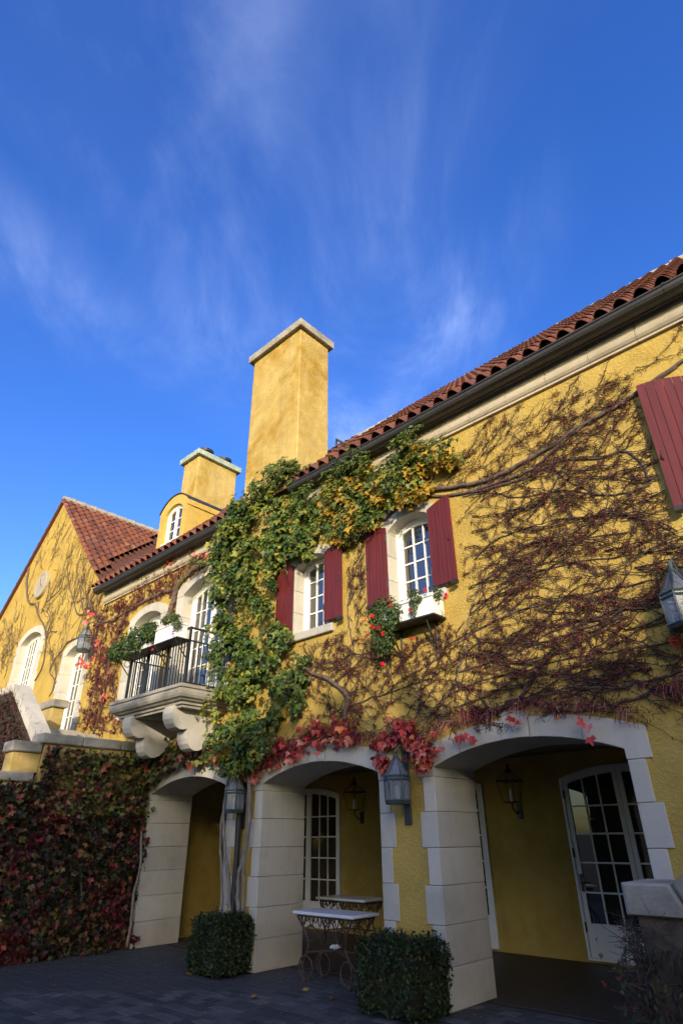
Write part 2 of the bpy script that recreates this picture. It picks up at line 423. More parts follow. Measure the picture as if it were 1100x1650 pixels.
def leaf_objects(me, name, pos, normal, tip, size, parent):
    Rm = leaf_frames(normal, tip); b = np.array(base_of(parent))
    for i in range(len(pos)):
        o = bpy.data.objects.new(name, me)
        mw = Matrix(Rm[i].tolist()).to_4x4() @ Matrix.Scale(float(size[i]), 4)
        mw.translation = Vector((pos[i] - b).tolist()); o.matrix_basis = mw; link(o, parent)
def palette(n, cols, w, jitter=0.18):
    c = np.array(cols)[RNG.choice(len(cols), n, p=np.array(w) / sum(w))]
    return np.clip(c * (1 + RNG.normal(0, jitter, (n, 1))), 0.003, 1)
def twig_mesh(name, A, B, r0, r1, cols, parent, material='twig', kind='stuff'):
    """many straight three-sided twigs from A to B"""
    N = len(A); d = norm(B - A); ref = np.where(np.abs(d[:, 2:3]) > 0.9, np.array([[1., 0, 0]]), np.array([[0, 0, 1.]]))
    u = norm(np.cross(d, ref)); v = np.cross(d, u); V = np.zeros((N, 6, 3))
    for j in range(3):
        o = u * math.cos(2.094 * j) + v * math.sin(2.094 * j)
        V[:, j] = A + o * r0[:, None]; V[:, 3 + j] = B + o * r1[:, None]
    tf = np.array([(0, 1, 4), (0, 4, 3), (1, 2, 5), (1, 5, 4), (2, 0, 3), (2, 3, 5)])
    Fc = (tf[None] + (np.arange(N) * 6)[:, None, None]).reshape(-1, 3)
    return np_mesh(name, V.reshape(-1, 3), Fc, np.repeat(cols, 6, 0), parent, material, kind)

# where a direction measured in the photograph meets an upright plane of the house
def on_y(px, py, y):
    d = _r * ((px - 550) / FPX) + _u * (-(py - 825) / FPX) + _f; t = (y - CAM[1]) / d.y
    return (CAM[0] + d.x * t, y, CAM[2] + d.z * t)
def in_poly(x, z, poly):
    c = np.zeros(len(x), bool); n = len(poly)
    for i in range(n):
        (x0, z0), (x1, z1) = poly[i], poly[i - 1]
        cr = ((z0 > z) != (z1 > z)) & (x < (x1 - x0) * (z - z0) / ((z1 - z0) + 1e-12) + x0); c ^= cr
    return c
def fac_poly(pts, y): return [(on_y(a, b, y)[0], on_y(a, b, y)[2]) for a, b in pts]
def sample_poly(poly, n):
    xs = [p[0] for p in poly]; zs = [p[1] for p in poly]; X, Z = np.empty(0), np.empty(0)
    while len(X) < n:
        x = RNG.uniform(min(xs), max(xs), n * 2); z = RNG.uniform(min(zs), max(zs), n * 2); k = in_poly(x, z, poly)
        X = np.concatenate([X, x[k]]); Z = np.concatenate([Z, z[k]])
    return X[:n], Z[:n]
def arc(x0, x1, zs, rise, n=14):
    w = (x1 - x0) / 2; Rr = (w * w + rise * rise) / (2 * rise); cx = (x0 + x1) / 2; cz = zs + rise - Rr
    a = math.asin(min(1, w / Rr)); return [(cx + Rr * math.sin(t), cz + Rr * math.cos(t)) for t in [(-a + 2 * a * i / n) for i in range(n + 1)]]
def arc_z(x, x0, x1, zs, rise):
    w = (x1 - x0) / 2; Rr = (w * w + rise * rise) / (2 * rise); cx = (x0 + x1) / 2
    return zs + rise - Rr + math.sqrt(max(0, Rr * Rr - (x - cx) ** 2))
def opening(x0, x1, z0, zs, rise): return [(x0, z0)] + arc(x0, x1, zs, rise) + [(x1, z0)]

D = 6.92                     # the facade
# ================================================================== setting: ground
g = MB(); g.add([(-400, -400, -0.03), (400, -400, -0.03), (400, 400, -0.03), (-400, 400, -0.03)], [(0, 1, 2, 3)])
ground = struct(g, 'ground', 'joint')
court = struct(MB().box(-12.6, 6.0, -6.0, 7.66, -0.028, -0.004), 'courtyard', 'joint')
pv = []
row, y = 0, 2.2
while y < 7.64:
    x = -12.3 + (0.12 if row % 2 else 0)
    while x < 1.0:
        pv.append((x, min(y, 7.64 - 0.08))); x += 0.24
    y += 0.16; row += 1
pv_me = MB().cbox(-0.117, 0.117, -0.077, 0.077, -0.02, 0.0, 0.006).mesh('paver'); pv_me.materials.append(M['paver'])
def cam_depth(p): return (Vector(p) - Vector(CAM)).dot(_f)
def in_frame(p):
    q = Vector(p) - Vector(CAM); w = q.dot(_f)
    if w < 0.1: return False
    a = 550 + FPX * q.dot(_r) / w; b = 825 - FPX * q.dot(_u) / w
    return -15 < a < 1115 and b < 1665
vis = sorted([p for p in pv if in_frame((p[0], p[1], 0))], key=lambda p: cam_depth((p[0], p[1], 0)))
near = set(vis[:300])
far = MB()
for (x, y) in pv:
    dz = random.uniform(-0.003, 0.003)
    if (x, y) in near: copy_at(pv_me, 'paver', court, (x, y, 0.0 + dz), (random.uniform(-.012, .012), random.uniform(-.012, .012), random.uniform(-.012, .012)))
    else: far.cbox(x - .117, x + .117, y - .077, y + .077, -0.02, dz, 0.006)
part(far, 'paver_field', 'paver', court, kind='stuff')

# ================================================================== main house
house = thing('winery_house', 'long yellow stucco house with arched loggia, burgundy shutters and red tiled roof', 'house', (-5.0, 8.0, 0.0))
ARCH = [(-11.62, -9.16), (-8.25, -5.785), (-4.86, -2.41)]      # clear openings of the loggia
ZS, RISE = 2.49, 0.235
WIN = [dict(x0=-7.60, x1=-6.80, z0=4.84, zs=6.10, rise=0.16), dict(x0=-5.41, x1=-4.55, z0=4.84, zs=6.10, rise=0.16)]
FWIN = dict(x0=-0.68, x1=0.55, z0=4.84, zs=6.42, rise=0.18)
BDOOR = dict(x0=-11.36, x1=-9.70, z0=4.10, zs=6.58, rise=0.24)
LDOOR = dict(x0=-13.46, x1=-12.24, z0=4.10, zs=6.36, rise=0.18)
outer = [(-15.3, 0.0)]
for a, b in ARCH: outer += [(a - 0.06, 0.0)] + [(x, z) for x, z in arc(a - 0.06, b + 0.06, ZS + 0.05, RISE)] + [(b + 0.06, 0.0)]
outer += [(6.0, 0.0), (6.0, 7.75), (-15.3, 7.75)]
SW = 0.10
def grown(o, w): return opening(o['x0'] - w, o['x1'] + w, o['z0'] - 0.05, o['zs'] + 0.03, o['rise'] + 0.04)
holes = [grown(o, SW) for o in WIN + [FWIN]] + [grown(o, 0.12) for o in (BDOOR, LDOOR)]
part(MB().wall(outer, holes, D, D + 0.86), 'wall', 'stucco', house)
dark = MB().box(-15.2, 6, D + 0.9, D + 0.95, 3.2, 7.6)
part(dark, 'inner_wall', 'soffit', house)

# loggia
log = MB().box(-12.1, 6, D + 0.86, 10.95, 2.98, 3.10)
part(log, 'loggia_ceiling', 'plaster', house)
LD = [(-12.10, -10.13), (-8.44, -6.48), (-4.95, -2.98)]
bw_out = [(-12.4, 0), (6, 0), (6, 2.97), (-12.4, 2.97)]
part(MB().wall(bw_out, [opening(a, b, 0.04, 2.55, 0.17) for a, b in LD], 10.75, 10.95), 'loggia_wall', 'stucco', house)
part(MB().box(-12.4, -12.1, D + 0.86, 10.75, 0, 2.97), 'loggia_end_wall', 'stucco', house)
part(MB().box(-1.6, -1.3, D + 0.86, 10.75, 0, 2.97), 'loggia_end_wall', 'stucco', house)
part(MB().box(-12.4, 6, 7.665, 11.3, -0.02, 0.004), 'loggia_floor', 'floor', house)

# ---- dressed stones of the arches
def arch_stones(i, a, b):
    grp = MB(); cx = (a + b) / 2
    srd = bpy.data.objects.new('arch_surround', None); srd['base'] = tuple(house['base']); link(srd, house)
    y0, y1 = D - 0.018, D + 0.94
    zz = [0.0, 0.395, 0.79, 1.185, 1.58, 1.98, 2.385]
    for k in range(6):
        w = 0.255 if k % 2 == 0 else 0.182
        for s in (0, 1):
            x0, x1 = ((a - w, a) if s == 0 else (b, b + w))
            j = random.uniform(-0.003, 0.003)
            part(MB().cbox(x0, x1, y0 + j, y1, zz[k] + 0.002, zz[k + 1] - 0.002, 0.007), 'stone', 'stone', srd)
    # voussoirs: five stones, the keystone taller
    ea, eb, es, er = a - 0.255, b + 0.255, 2.69, 0.265
    zi = lambda x: arc_z(min(max(x, a), b), a, b, ZS, RISE); ze = lambda x: arc_z(x, ea, eb, es, er)
    cuts = [(ea, cx - 0.80), (cx - 0.80, cx - 0.18), (cx - 0.18, cx + 0.18), (cx + 0.18, cx + 0.80), (cx + 0.80, eb)]
    for k, (p, q) in enumerate(cuts):
        gp = 0.003; lean = lambda x: (x - cx) * 0.035
        if k == 0: poly = [(ea, 2.388), (a, 2.388), (a, zi(a))] + [(x, zi(x)) for x in np.linspace(a, q - gp, 5)[1:]] + [(x - 0.02, ze(x)) for x in np.linspace(q, ea + 0.02, 5)]
        elif k == 4: poly = [(p + gp, zi(p + gp))] + [(x, zi(x)) for x in np.linspace(p + gp, b, 5)[1:]] + [(b, 2.388), (eb, 2.388)] + [(x + 0.02, ze(x)) for x in np.linspace(eb - 0.02, p, 5)]
        else:
            top = 0.075 if k == 2 else 0.0
            poly = [(x, zi(x)) for x in np.linspace(p + gp, q - gp, 6)] + [(x + lean(x), ze(x) + top) for x in np.linspace(q - gp, p + gp, 6)]
        part(MB().prism(poly, y0 - (0.012 if k == 2 else 0), y1, 0.007), 'stone', 'stone', srd)
for i, (a, b) in enumerate(ARCH): arch_stones(i, a, b)

# ---- cornice stones, eave board, gutter
prof = [(0.02, 7.335), (-0.05, 7.335), (-0.05, 7.365), (-0.022, 7.370), (-0.022, 7.380), (-0.05, 7.392), (-0.078, 7.425), (-0.088, 7.465), (-0.088, 7.483), (-0.030, 7.488), (-0.030, 7.502), (-0.058, 7.506), (-0.058, 7.685), (-0.085, 7.70), (-0.085, 7.745), (0.02, 7.745)]
corn = bpy.data.objects.new('cornice', None); corn['base'] = tuple(house['base']); link(corn, house)
def cornice(x0, x1):
    x = x1
    while x > x0 + 0.05:
        nx = max(x - 0.635, x0); part(MB().extrude_x([(D + yy, z) for yy, z in prof], nx + 0.003, x - 0.003), 'cornice_stone', 'stone_tan', corn); x = nx
cornice(-15.32, -9.3); cornice(-7.585, 2.08)
gprof = [(-0.36, 7.752), (-0.375, 7.745), (-0.372, 7.725), (-0.355, 7.715), (-0.345, 7.68), (-0.32, 7.645), (-0.27, 7.622), (-0.20, 7.622), (-0.155, 7.65), (-0.145, 7.74), (-0.155, 7.75), (-0.17, 7.68), (-0.21, 7.64), (-0.265, 7.64), (-0.315, 7.66), (-0.335, 7.70), (-0.345, 7.745)]
for x0, x1 in ((-15.45, -9.31), (-7.57, 6.0)):
    gt = part(MB().extrude_x([(D + yy, z) for yy, z in gprof], x0, x1), 'gutter', 'gutter', house)
    part(MB().box(x0 + 0.02, x1 - 0.02, D - 0.14, D + 0.02, 7.748, 7.80), 'eave_board', 'soffit', house)
    x = x1 - 0.9
    while x > x0:
        mb = MB()
        mb.extrude_x([(D + (yy + 0.26) * 1.07 - 0.26, (z - 7.69) * 1.07 + 7.69) for yy, z in gprof[:10]] + [(D - 0.2, 7.70), (D - 0.3, 7.70)], x, x + 0.035)
        part(mb, 'gutter_joint', 'gutter', gt); x -= 1.9
part(MB().box(-7.55, -7.50, D - 0.18, D - 0.13, 7.2, 7.64), 'downpipe', 'gutter', house)

# ---- tiled roof, 45 degrees
def tile_mesh(w, length):
    mb = MB(); n = 9; th = 0.016
    def prof_(k, r):           # one wave: a wide convex roll, a narrow pan
        t = k / n; x = (t - 0.5) * w
        return x, r * (0.095 * math.sin(math.pi * min(1, t / 0.72)) ** 0.8 if t < 0.72 else -0.022 * math.sin(math.pi * (t - 0.72) / 0.28))
    ringz = []
    for (yy, lift, sc) in ((0.0, 0.030, 1.0), (length, 0.0, 0.86)):
        ringz.append([(prof_(k, sc)[0], yy, prof_(k, sc)[1] + lift) for k in range(n + 1)])
    low = [(x, y, z - th) for x, y, z in ringz[0]]
    vs_ = ringz[0] + ringz[1] + low; q = n + 1; fs = []
    for k in range(n): fs.append((k, k + 1, q + k + 1, q + k)); fs.append((k, 2 * q + k, 2 * q + k + 1, k + 1))
    mb.add(vs_, fs); me = mb.mesh('roof_tile', smooth=False); me.materials.append(M['tile']); return me, mb
TW, TL, EXPO = 0.262, 0.44, 0.345
tile_me, tile_mb = tile_mesh(TW, TL)
S2 = math.sqrt(0.5)
RY0, RZ0 = D - 0.33, 7.745                     # the eave line of the roof bed
roof = part(MB().add([(-15.42, RY0 + .03, RZ0), (6, RY0 + .03, RZ0), (6, 11.0, RZ0 + 11.0 - RY0 - .03), (-20.2, 11.0, RZ0 + 11.0 - RY0 - .03), (6, 15.4, RZ0), (-20.2, 15.4, RZ0)],
            [(0, 1, 2, 3), (3, 2, 4, 5)]), 'roof', 'tile_deck', house)
def valley_x(y): return -9.25 - y
far_t = []
def put_tile(x, row, near_rows):
    s = row * EXPO; y = RY0 + s * S2 + 0.01; z = RZ0 + s * S2 + 0.035
    if -9.42 < x < -7.46 and y < 7.9: return
    if -13.75 < x < -12.2 and y > 7.1: return
    jr = random.uniform(-.012, .012)
    if row < near_rows: copy_at(tile_me, 'roof_tile', roof, (x, y, z + random.uniform(-.004, .006)), (R(45) + jr, 0, random.uniform(-.015, .015)))
    else: far_t.append((x, y, z))
for c in range(int((4.0 + 22) / TW)):
    x = 3.9 - c * TW
    for row in range(18):
        y = RY0 + row * EXPO * S2
        if x < valley_x(y) + 0.05 or x < -15.4 and row == 0: continue
        if x > -7.5: put_tile(x, row, 6 if x < 0.3 else 0)
        elif x < -9.3: put_tile(x, row, 4)
tm = MB(); cs, sn = math.cos(R(45)), math.sin(R(45))
for (x, y, z) in far_t:
    tm.add([(vx + x, vy * cs - vz * sn + y, vy * sn + vz * cs + z) for vx, vy, vz in tile_mb.v], tile_mb.f)
part(tm, 'upper_roof_tiles', 'tile', roof, kind='stuff')
rz = RZ0 + 11.0 - RY0
rd = MB()
for k in range(54):
    x = 6 - 0.42 * k; rd.tube([(x, 11.0, rz + 0.0), (x - 0.42, 11.0, rz + 0.02)], [0.10, 0.115], 10)
part(rd, 'ridge_cap', 'mortar', roof)
part(MB().box(5.9, 6.2, D, 15, 0, 7.7), 'end_wall', 'stucco', house)
part(MB().box(-15.3, 6, 14.9, 15.1, 0, 7.7), 'rear_wall', 'stucco', house)

# ---- chimneys
c1 = part(MB().cbox(-9.29, -7.59, D - 0.10, 7.74, 7.0, 12.16, 0.02), 'chimney', 'stucco_old', house, label='tall yellow stucco chimney with a thin stone cap')
part(MB().cbox(-9.39, -7.49, D - 0.20, 7.84, 12.16, 12.37, 0.012), 'chimney_cap', 'stone_old', c1)
c2 = part(MB().cbox(-15.66, -14.78, 8.92, 10.48, 10.0, 13.0, 0.02), 'chimney', 'stucco_old', house, label='short yellow chimney with copper cap and two black pots')
part(MB().cbox(-15.78, -14.66, 8.80, 10.60, 13.0, 13.20, 0.012), 'chimney_cap', 'copper', c2)
for yy in (9.28, 10.05): part(MB().lathe((-15.02, yy, 13.2), [(0.25, 0), (0.25, 0.11), (0.29, 0.12), (0.29, 0.22), (0.22, 0.24)], 16), 'chimney_pot', 'iron', c2, smooth=False)
part(MB().tube([(-7.35, 7.75, 9.15), (-7.35, 7.75, 9.35), (-7.1, 7.75, 9.1)], 0.03, 6), 'flashing_pipe', 'soffit', c1)

# ---- windows and doors
def glazed(parent, name, o, y, leaves, cols, rows, panel=0.0, frame=0.06, stile=0.075, bar=0.024, glass='glass', handle=False, label=None):
    x0, x1, z0, zs, rise = o['x0'], o['x1'], o['z0'], o['zs'], o['rise']
    zt = lambda x: arc_z(min(max(x, x0), x1), x0, x1, zs, rise)
    f = MB(); n = 14; xs = np.linspace(x0, x1, n + 1)
    inn = [(x0 + frame, z0 + frame * 0.7)] + [(x, zt(x) - frame) for x in np.linspace(x0 + frame, x1 - frame, n + 1)] + [(x1 - frame, z0 + frame * 0.7)]
    f.wall(opening(x0, x1, z0, zs, rise), [inn], y, y + 0.10)
    win = part(f, name, 'white', parent, label=label)
    a, b = x0 + frame, x1 - frame; lw = (b - a) / leaves; zb = z0 + frame * 0.7
    for L in range(leaves):
        p, q = a + L * lw + 0.004, a + (L + 1) * lw - 0.004
        gx0, gx1 = p + stile, q - stile; gz0 = zb + stile + panel
        gt_ = lambda x: zt(x) - frame - stile
        lf = MB(); m_ = 8
        lo = [(p, zb + .004)] + [(x, zt(x) - frame - 0.004) for x in np.linspace(p, q, m_ + 1)] + [(q, zb + .004)]
        hi = [(gx0, gz0)] + [(x, gt_(x)) for x in np.linspace(gx0, gx1, m_ + 1)] + [(gx1, gz0)]
        lf.wall(lo, [hi], y + 0.018, y + 0.07)
        sash = part(lf, 'sash' if panel == 0 else 'door_leaf', 'white', win)
        if panel > 0.2:
            pm = MB(); px0, px1, pz0, pz1 = p + 0.11, q - 0.11, zb + 0.13, gz0 - 0.09
            pm.wall([(px0, pz0), (px1, pz0), (px1, pz1), (px0, pz1)], [[(px0 + .02, pz0 + .02), (px1 - .02, pz0 + .02), (px1 - .02, pz1 - .02), (px0 + .02, pz1 - .02)]], y + 0.006, y + 0.018)
            part(pm, 'panel_moulding', 'white', win)
        cw = (gx1 - gx0) / cols; ztop = min(gt_(gx0), gt_(gx1)); rh = (ztop + (0.06 if rows > 1 else 0) - gz0) / rows
        bm_ = MB()
        for c in range(1, cols): xc = gx0 + c * cw; bm_.box(xc - bar / 2, xc + bar / 2, y + 0.022, y + 0.062, gz0 - .01, gt_(xc) + .01)
        for r_ in range(1, rows): zr = gz0 + r_ * rh; bm_.box(gx0 - .01, gx1 + .01, y + 0.025, y + 0.059, zr - bar / 2, zr + bar / 2)
        part(bm_, 'glazing_bars', 'white', win)
        for c in range(cols):
            for r_ in range(rows):
                u0, u1 = gx0 + c * cw, gx0 + (c + 1) * cw; v0 = gz0 + r_ * rh
                if r_ == rows - 1: poly = [(u0, v0)] + [(x, gt_(x) + .004) for x in np.linspace(u0, u1, 4)] + [(u1, v0)]
                else: poly = [(u0, v0), (u0, v0 + rh), (u1, v0 + rh), (u1, v0)]
                t1, t2 = random.uniform(-.004, .004), random.uniform(-.004, .004)
                pm = MB(); pm.prism(poly, y + 0.042, y + 0.046)
                cx_, cz_ = (u0 + u1) / 2, v0 + rh / 2
                pm.v = [(vx, vy + (vx - cx_) * t1 + (vz - cz_) * t2, vz) for vx, vy, vz in pm.v]
                part(pm, 'pane', glass, win)
    if handle:
        zc_ = z0 + 1.0; xm = (a + b) / 2
        part(MB().tube([(a + 0.05, y + 0.0, zc_), (a + 0.05, y - .05, zc_), (a + 0.14, y - .05, zc_)], 0.009, 6), 'door_handle', 'iron', win)
        part(MB().box(a + 0.03, a + 0.07, y + 0.004, y + 0.018, zc_ - .12, zc_ + .12), 'handle_plate', 'iron', win)
        for hz in (0.35, 1.35, 2.2): part(MB().tube([(a + .002, y - .004, z0 + hz), (a + .002, y - .004, z0 + hz + .13)], 0.013, 6), 'hinge', 'iron', win)
    return win
def surround(parent, o, w, depth, blocks=4, keyed=False, sill=None, y=None, proud=0.02):
    x0, x1, z0, zs, rise = o['x0'], o['x1'], o['z0'], o['zs'], o['rise']; yy = D if y is None else y
    s = bpy.data.objects.new('opening_surround', None); s['base'] = base_of(parent); link(s, parent)
    hs = np.linspace(z0, zs - 0.02, blocks + 1)
    for k in range(blocks):
        ww = w + (0.07 if keyed and k % 2 else 0)
        for sd in (0, 1):
            a, b = (x0 - ww, x0) if sd == 0 else (x1, x1 + ww)
            part(MB().cbox(a, b, yy - proud, yy + depth, hs[k] + .002, hs[k + 1] - .002, 0.006), 'stone', 'stone', s)
    n = 3; ea, eb = x0 - w, x1 + w
    cuts = np.linspace(ea, eb, n + 1)
    for k in range(n):
        p, q = cuts[k] + .002, cuts[k + 1] - .002
        lo = [(x, arc_z(x, x0, x1, zs, rise)) for x in np.linspace(max(p, x0), min(q, x1), 7)]
        if k == 0: lo = [(ea, zs - .018), (x0, zs - .018)] + lo
        if k == n - 1: lo = lo + [(x1, zs - .018), (eb, zs - .018)]
        hi = [(x, arc_z(x, ea, eb, zs + w * 0.62, rise + 0.05)) for x in np.linspace(q, p, 7)]
        part(MB().prism(lo + hi, yy - proud, yy + depth, 0.006), 'stone', 'stone', s)
    if sill: part(MB().cbox(x0 - sill, x1 + sill, yy - 0.07, yy + depth, z0 - 0.14, z0 - .003, 0.01), 'window_sill', 'stone', s)
    return s
for o in WIN: surround(house, o, 0.17, 0.26, 3, sill=0.17)
surround(house, FWIN, 0.17, 0.26, 3, sill=0.17)
surround(house, BDOOR, 0.26, 0.28, 5); surround(house, LDOOR, 0.24, 0.28, 5)
glazed(house, 'window', WIN[0], D + 0.20, 1, 3, 4, stile=0.055, label='small arched white window left of the two, between burgundy shutters')
glazed(house, 'window', WIN[1], D + 0.20, 1, 3, 4, stile=0.055, label='small arched white window above the flower box')
glazed(house, 'window', FWIN, D + 0.20, 2, 3, 5)
glazed(house, 'french_door', BDOOR, D + 0.24, 2, 3, 5, panel=0.3, label='tall arched white balcony door')
glazed(house, 'french_door', LDOOR, D + 0.24, 2, 2, 5, panel=0.3, label='narrow arched white door left of the balcony door')
for k, (a, b) in enumerate(LD):
    glazed(house, 'french_door', dict(x0=a, x1=b, z0=0.04, zs=2.55, rise=0.17), 10.70, 2, 3, 5, panel=0.36, frame=0.045, stile=0.075, glass='glass_dark', handle=True)

# ---- shutters: vertical boards, each its own piece
def shutter(x0, x1, z0, top0, top1, y, yaw=0.0, hinge='r', label=None):
    n = 6; w = (x1 - x0) / n; hx = x1 if hinge == 'r' else x0
    ca, sa = math.cos(yaw), math.sin(yaw)
    def turn(mb):
        out = []
        for vx, vy, vz in mb.v:
            dx, dy = vx - hx, vy - y; out.append((hx + dx * ca - dy * sa, y + dx * sa + dy * ca, vz))
        mb.v = out; return mb
    zt = lambda x: top0 + (top1 - top0) * math.sin((x - x0) / (x1 - x0) * math.pi / 2 if top1 > top0 else (x - x0) / (x1 - x0) * math.pi / 2)
    if top1 < top0: zt = lambda x: top1 + (top0 - top1) * math.sin((x1 - x) / (x1 - x0) * math.pi / 2)
    bk = MB().box(x0 + .03, x1 - .03, y, y + .02, z0 + .12, z0 + .22); bk.box(x0 + .03, x1 - .03, y, y + .02, min(top0, top1) - .25, min(top0, top1) - .15)
    sh = part(turn(bk), 'shutter', 'shutter', house, label=label)
    for k in range(n):
        a, b = x0 + k * w + .0025, x0 + (k + 1) * w - .0025
        poly = [(a, z0), (b, z0), (b, zt(b)), (a, zt(a))]
        part(turn(MB().prism(poly, y - 0.028, y, 0.006)), 'board', 'shutter', sh)
    for hz in (z0 + 0.2, min(top0, top1) - 0.25):
        part(turn(MB().tube([(hx, y - .03, hz), (hx, y - .03, hz + .11)], 0.012, 6)), 'hinge', 'iron', sh)
    fx = x0 + .05 if hinge == 'r' else x1 - .05
    part(turn(MB().box(fx - .045, fx + .045, y - .06, y + .02, z0 - .05, z0 - .003)), 'shutter_stay', 'iron', sh)
    part(turn(MB().tube([(fx, y - .03, z0 + .62), (fx - .01, y - .055, z0 + .66), (fx, y - .03, z0 + .74)], 0.009, 5)), 'pull_handle', 'iron', sh)
shutter(-8.06, -7.61, 4.87, 6.25, 6.15, D - 0.05, 0.0, 'r', 'shutter half hidden by the green vine')
shutter(-6.79, -6.36, 4.87, 6.15, 6.25, D - 0.07, -0.05, 'l')
shutter(-5.84, -5.41, 4.90, 6.24, 6.15, D - 0.05, 0.0, 'r')
shutter(-4.56, -4.13, 4.87, 6.15, 6.25, D - 0.07, -0.07, 'l', 'shutter right of the flower box window')
shutter(-1.27, -0.68, 4.90, 6.66, 6.50, D - 0.06, 0.05, 'r', 'large shutter cut by the right edge of the picture')

# ---- dormer
dx0, dx1, dy, dzb, dzs = -13.62, -12.30, 7.25, 8.3, 9.64
cxd = (dx0 + dx1) / 2
DW = dict(x0=-13.34, x1=-12.52, z0=8.60, zs=9.50, rise=0.20)
dwall = MB().wall([(dx0, dzb)] + arc(dx0, dx1, dzs, 0.34) + [(dx1, dzb)], [opening(DW['x0'], DW['x1'], DW['z0'], DW['zs'], DW['rise'])], dy, dy + 0.22)
dorm = part(dwall, 'dormer', 'stucco_plain', house, label='arched yellow dormer window on the tiled roof')
part(MB().box(dx0 + .01, dx0 + 0.12, dy + .22, dy + 2.4, dzb, dzs).box(dx1 - .12, dx1 - .01, dy + .22, dy + 2.4, dzb, dzs), 'dormer_cheek', 'stucco_plain', dorm)
part(MB().box(dx1 - .02, dx1 + .03, dy - .01, dy + 2.3, dzs - .16, dzs - .01), 'dormer_cornice', 'stucco_plain', dorm)
vl = arc(dx0 - .03, dx1 + .03, dzs, 0.350, 16); vh = arc(dx0 - .045, dx1 + .045, dzs, 0.372, 16)
part(MB().prism(vl + vh[::-1], dy - .03, dy + 2.6), 'dormer_roof', 'gutter', dorm)
glazed(dorm, 'dormer_window', DW, dy + 0.08, 2, 1, 3, frame=0.06, stile=0.05)
part(MB().cbox(DW['x0'] - .02, DW['x1'] + .02, dy - .03, dy + .1, 8.54, 8.598, .006), 'dormer_sill', 'white', dorm)

# ---- balcony
balc = bpy.data.objects.new('balcony', None); balc['base'] = tuple(house['base']); link(balc, house)
bx0, bx1, by, bz = -11.74, -9.22, 5.77, 4.10
def swept(prof_, x0, x1, yf, yw):
    """profile (out, z) carried round three sides of a slab"""
    path = lambda o: [(x0 - o, yw), (x0 - o, yf - o), (x1 + o, yf - o), (x1 + o, yw)]
    mb = MB(); n = len(prof_); vs_ = []
    for o, z in prof_: vs_ += [(x, y, z) for x, y in path(o)]
    fs = []
    for i in range(n - 1):
        for j in range(3): fs.append((i * 4 + j, i * 4 + j + 1, (i + 1) * 4 + j + 1, (i + 1) * 4 + j))
    fs.append((0, 1, 2, 3)); L = (n - 1) * 4; fs.append((L, L + 1, L + 2, L + 3)); mb.add(vs_, fs); return mb
cy = [(-.20, 4.02 - .28), (-.20, 3.78), (-.16, 3.79), (-.16, 3.835), (-.11, 3.845), (-.085, 3.87), (-.04, 3.89), (-.015, 3.93), (-.005, 3.98), (-.012, 4.02), (-.03, 4.035), (0.0, 4.045), (0.0, 4.10)]
part(swept(cy, bx0, bx1, by, D + .02), 'balcony_slab', 'stone_old', balc)
def corbel(x0, x1):
    pr = [(6.95, 3.80), (5.90, 3.80)]
    for t in np.linspace(0.5, 1.55, 9): pr.append((6.10 - 0.20 * math.sin(math.pi * (t - .0) ) * 1.0 if False else 6.10 + 0.20 * math.cos(math.pi * (t + 0.5)), 3.60 + 0.19 * math.sin(math.pi * (t + 0.5))))
    pr = [(6.95, 3.79), (5.93, 3.79), (5.90, 3.74), (5.895, 3.66), (5.91, 3.57), (5.95, 3.49), (6.01, 3.43), (6.09, 3.40), (6.17, 3.405), (6.24, 3.425),
          (6.235, 3.37), (6.245, 3.27), (6.28, 3.18), (6.34, 3.11), (6.42, 3.075), (6.51, 3.08), (6.60, 3.12), (6.68, 3.19), (6.76, 3.24), (6.95, 3.28)]
    mb = MB(); mb.extrude_x(pr, x0, x1); return mb
for x0 in (-11.32, -9.90): part(corbel(x0, x0 + 0.30), 'corbel', 'stone', balc, smooth=False)
for z0_, z1_ in ((4.93, 4.965), (4.165, 4.19)): part(MB().box(-11.56, -9.46, 5.985, 6.015, z0_, z1_), 'rail', 'iron', balc)
for xs_ in (-11.56, -9.475):
    for z0_, z1_ in ((5.17, 5.205), (4.93, 4.955), (4.165, 4.19)): part(MB().box(xs_, xs_ + .025, 6.02, 6.9, z0_, z1_), 'side_rail', 'iron', balc)
    part(MB().box(xs_ - .01, xs_ + .03, 5.98, 6.02, 4.10, 5.21), 'post', 'iron', balc)
part(MB().box(-11.56, -9.46, 5.985, 6.015, 5.17, 5.205), 'top_rail', 'iron', balc)
for xp in (-10.87, -10.17): part(MB().box(xp - .02, xp + .02, 5.98, 6.02, 4.10, 5.17), 'post', 'iron', balc)
bal_me = MB().box(-.008, .008, -.008, .008, 4.10, 4.935).mesh('baluster'); bal_me.materials.append(M['iron'])
for k in range(22):
    xb = -11.50 + k * 0.094
    copy_at(bal_me, 'baluster', balc, (xb, 6.0, 0))
for k in range(8):
    for xs_ in (-11.548, -9.463): copy_at(bal_me, 'baluster', balc, (xs_, 6.11 + k * 0.1, 0))
for xp in (-11.53, -10.87, -10.17, -9.50):
    bb = MB().tube([(xp, 5.98, 4.62), (xp, 5.86, 4.74), (xp, 5.70, 4.93)], 0.011, 6)
    bb.tube([(xp, 5.90 + .065 * math.cos(t), 4.86 + .065 * math.sin(t)) for t in np.linspace(0, 6.283, 15)], 0.008, 5)
    part(bb, 'shelf_bracket', 'iron', balc)
part(MB().box(-11.60, -9.44, 5.70, 5.98, 4.935, 4.955), 'planter_shelf', 'iron', balc)

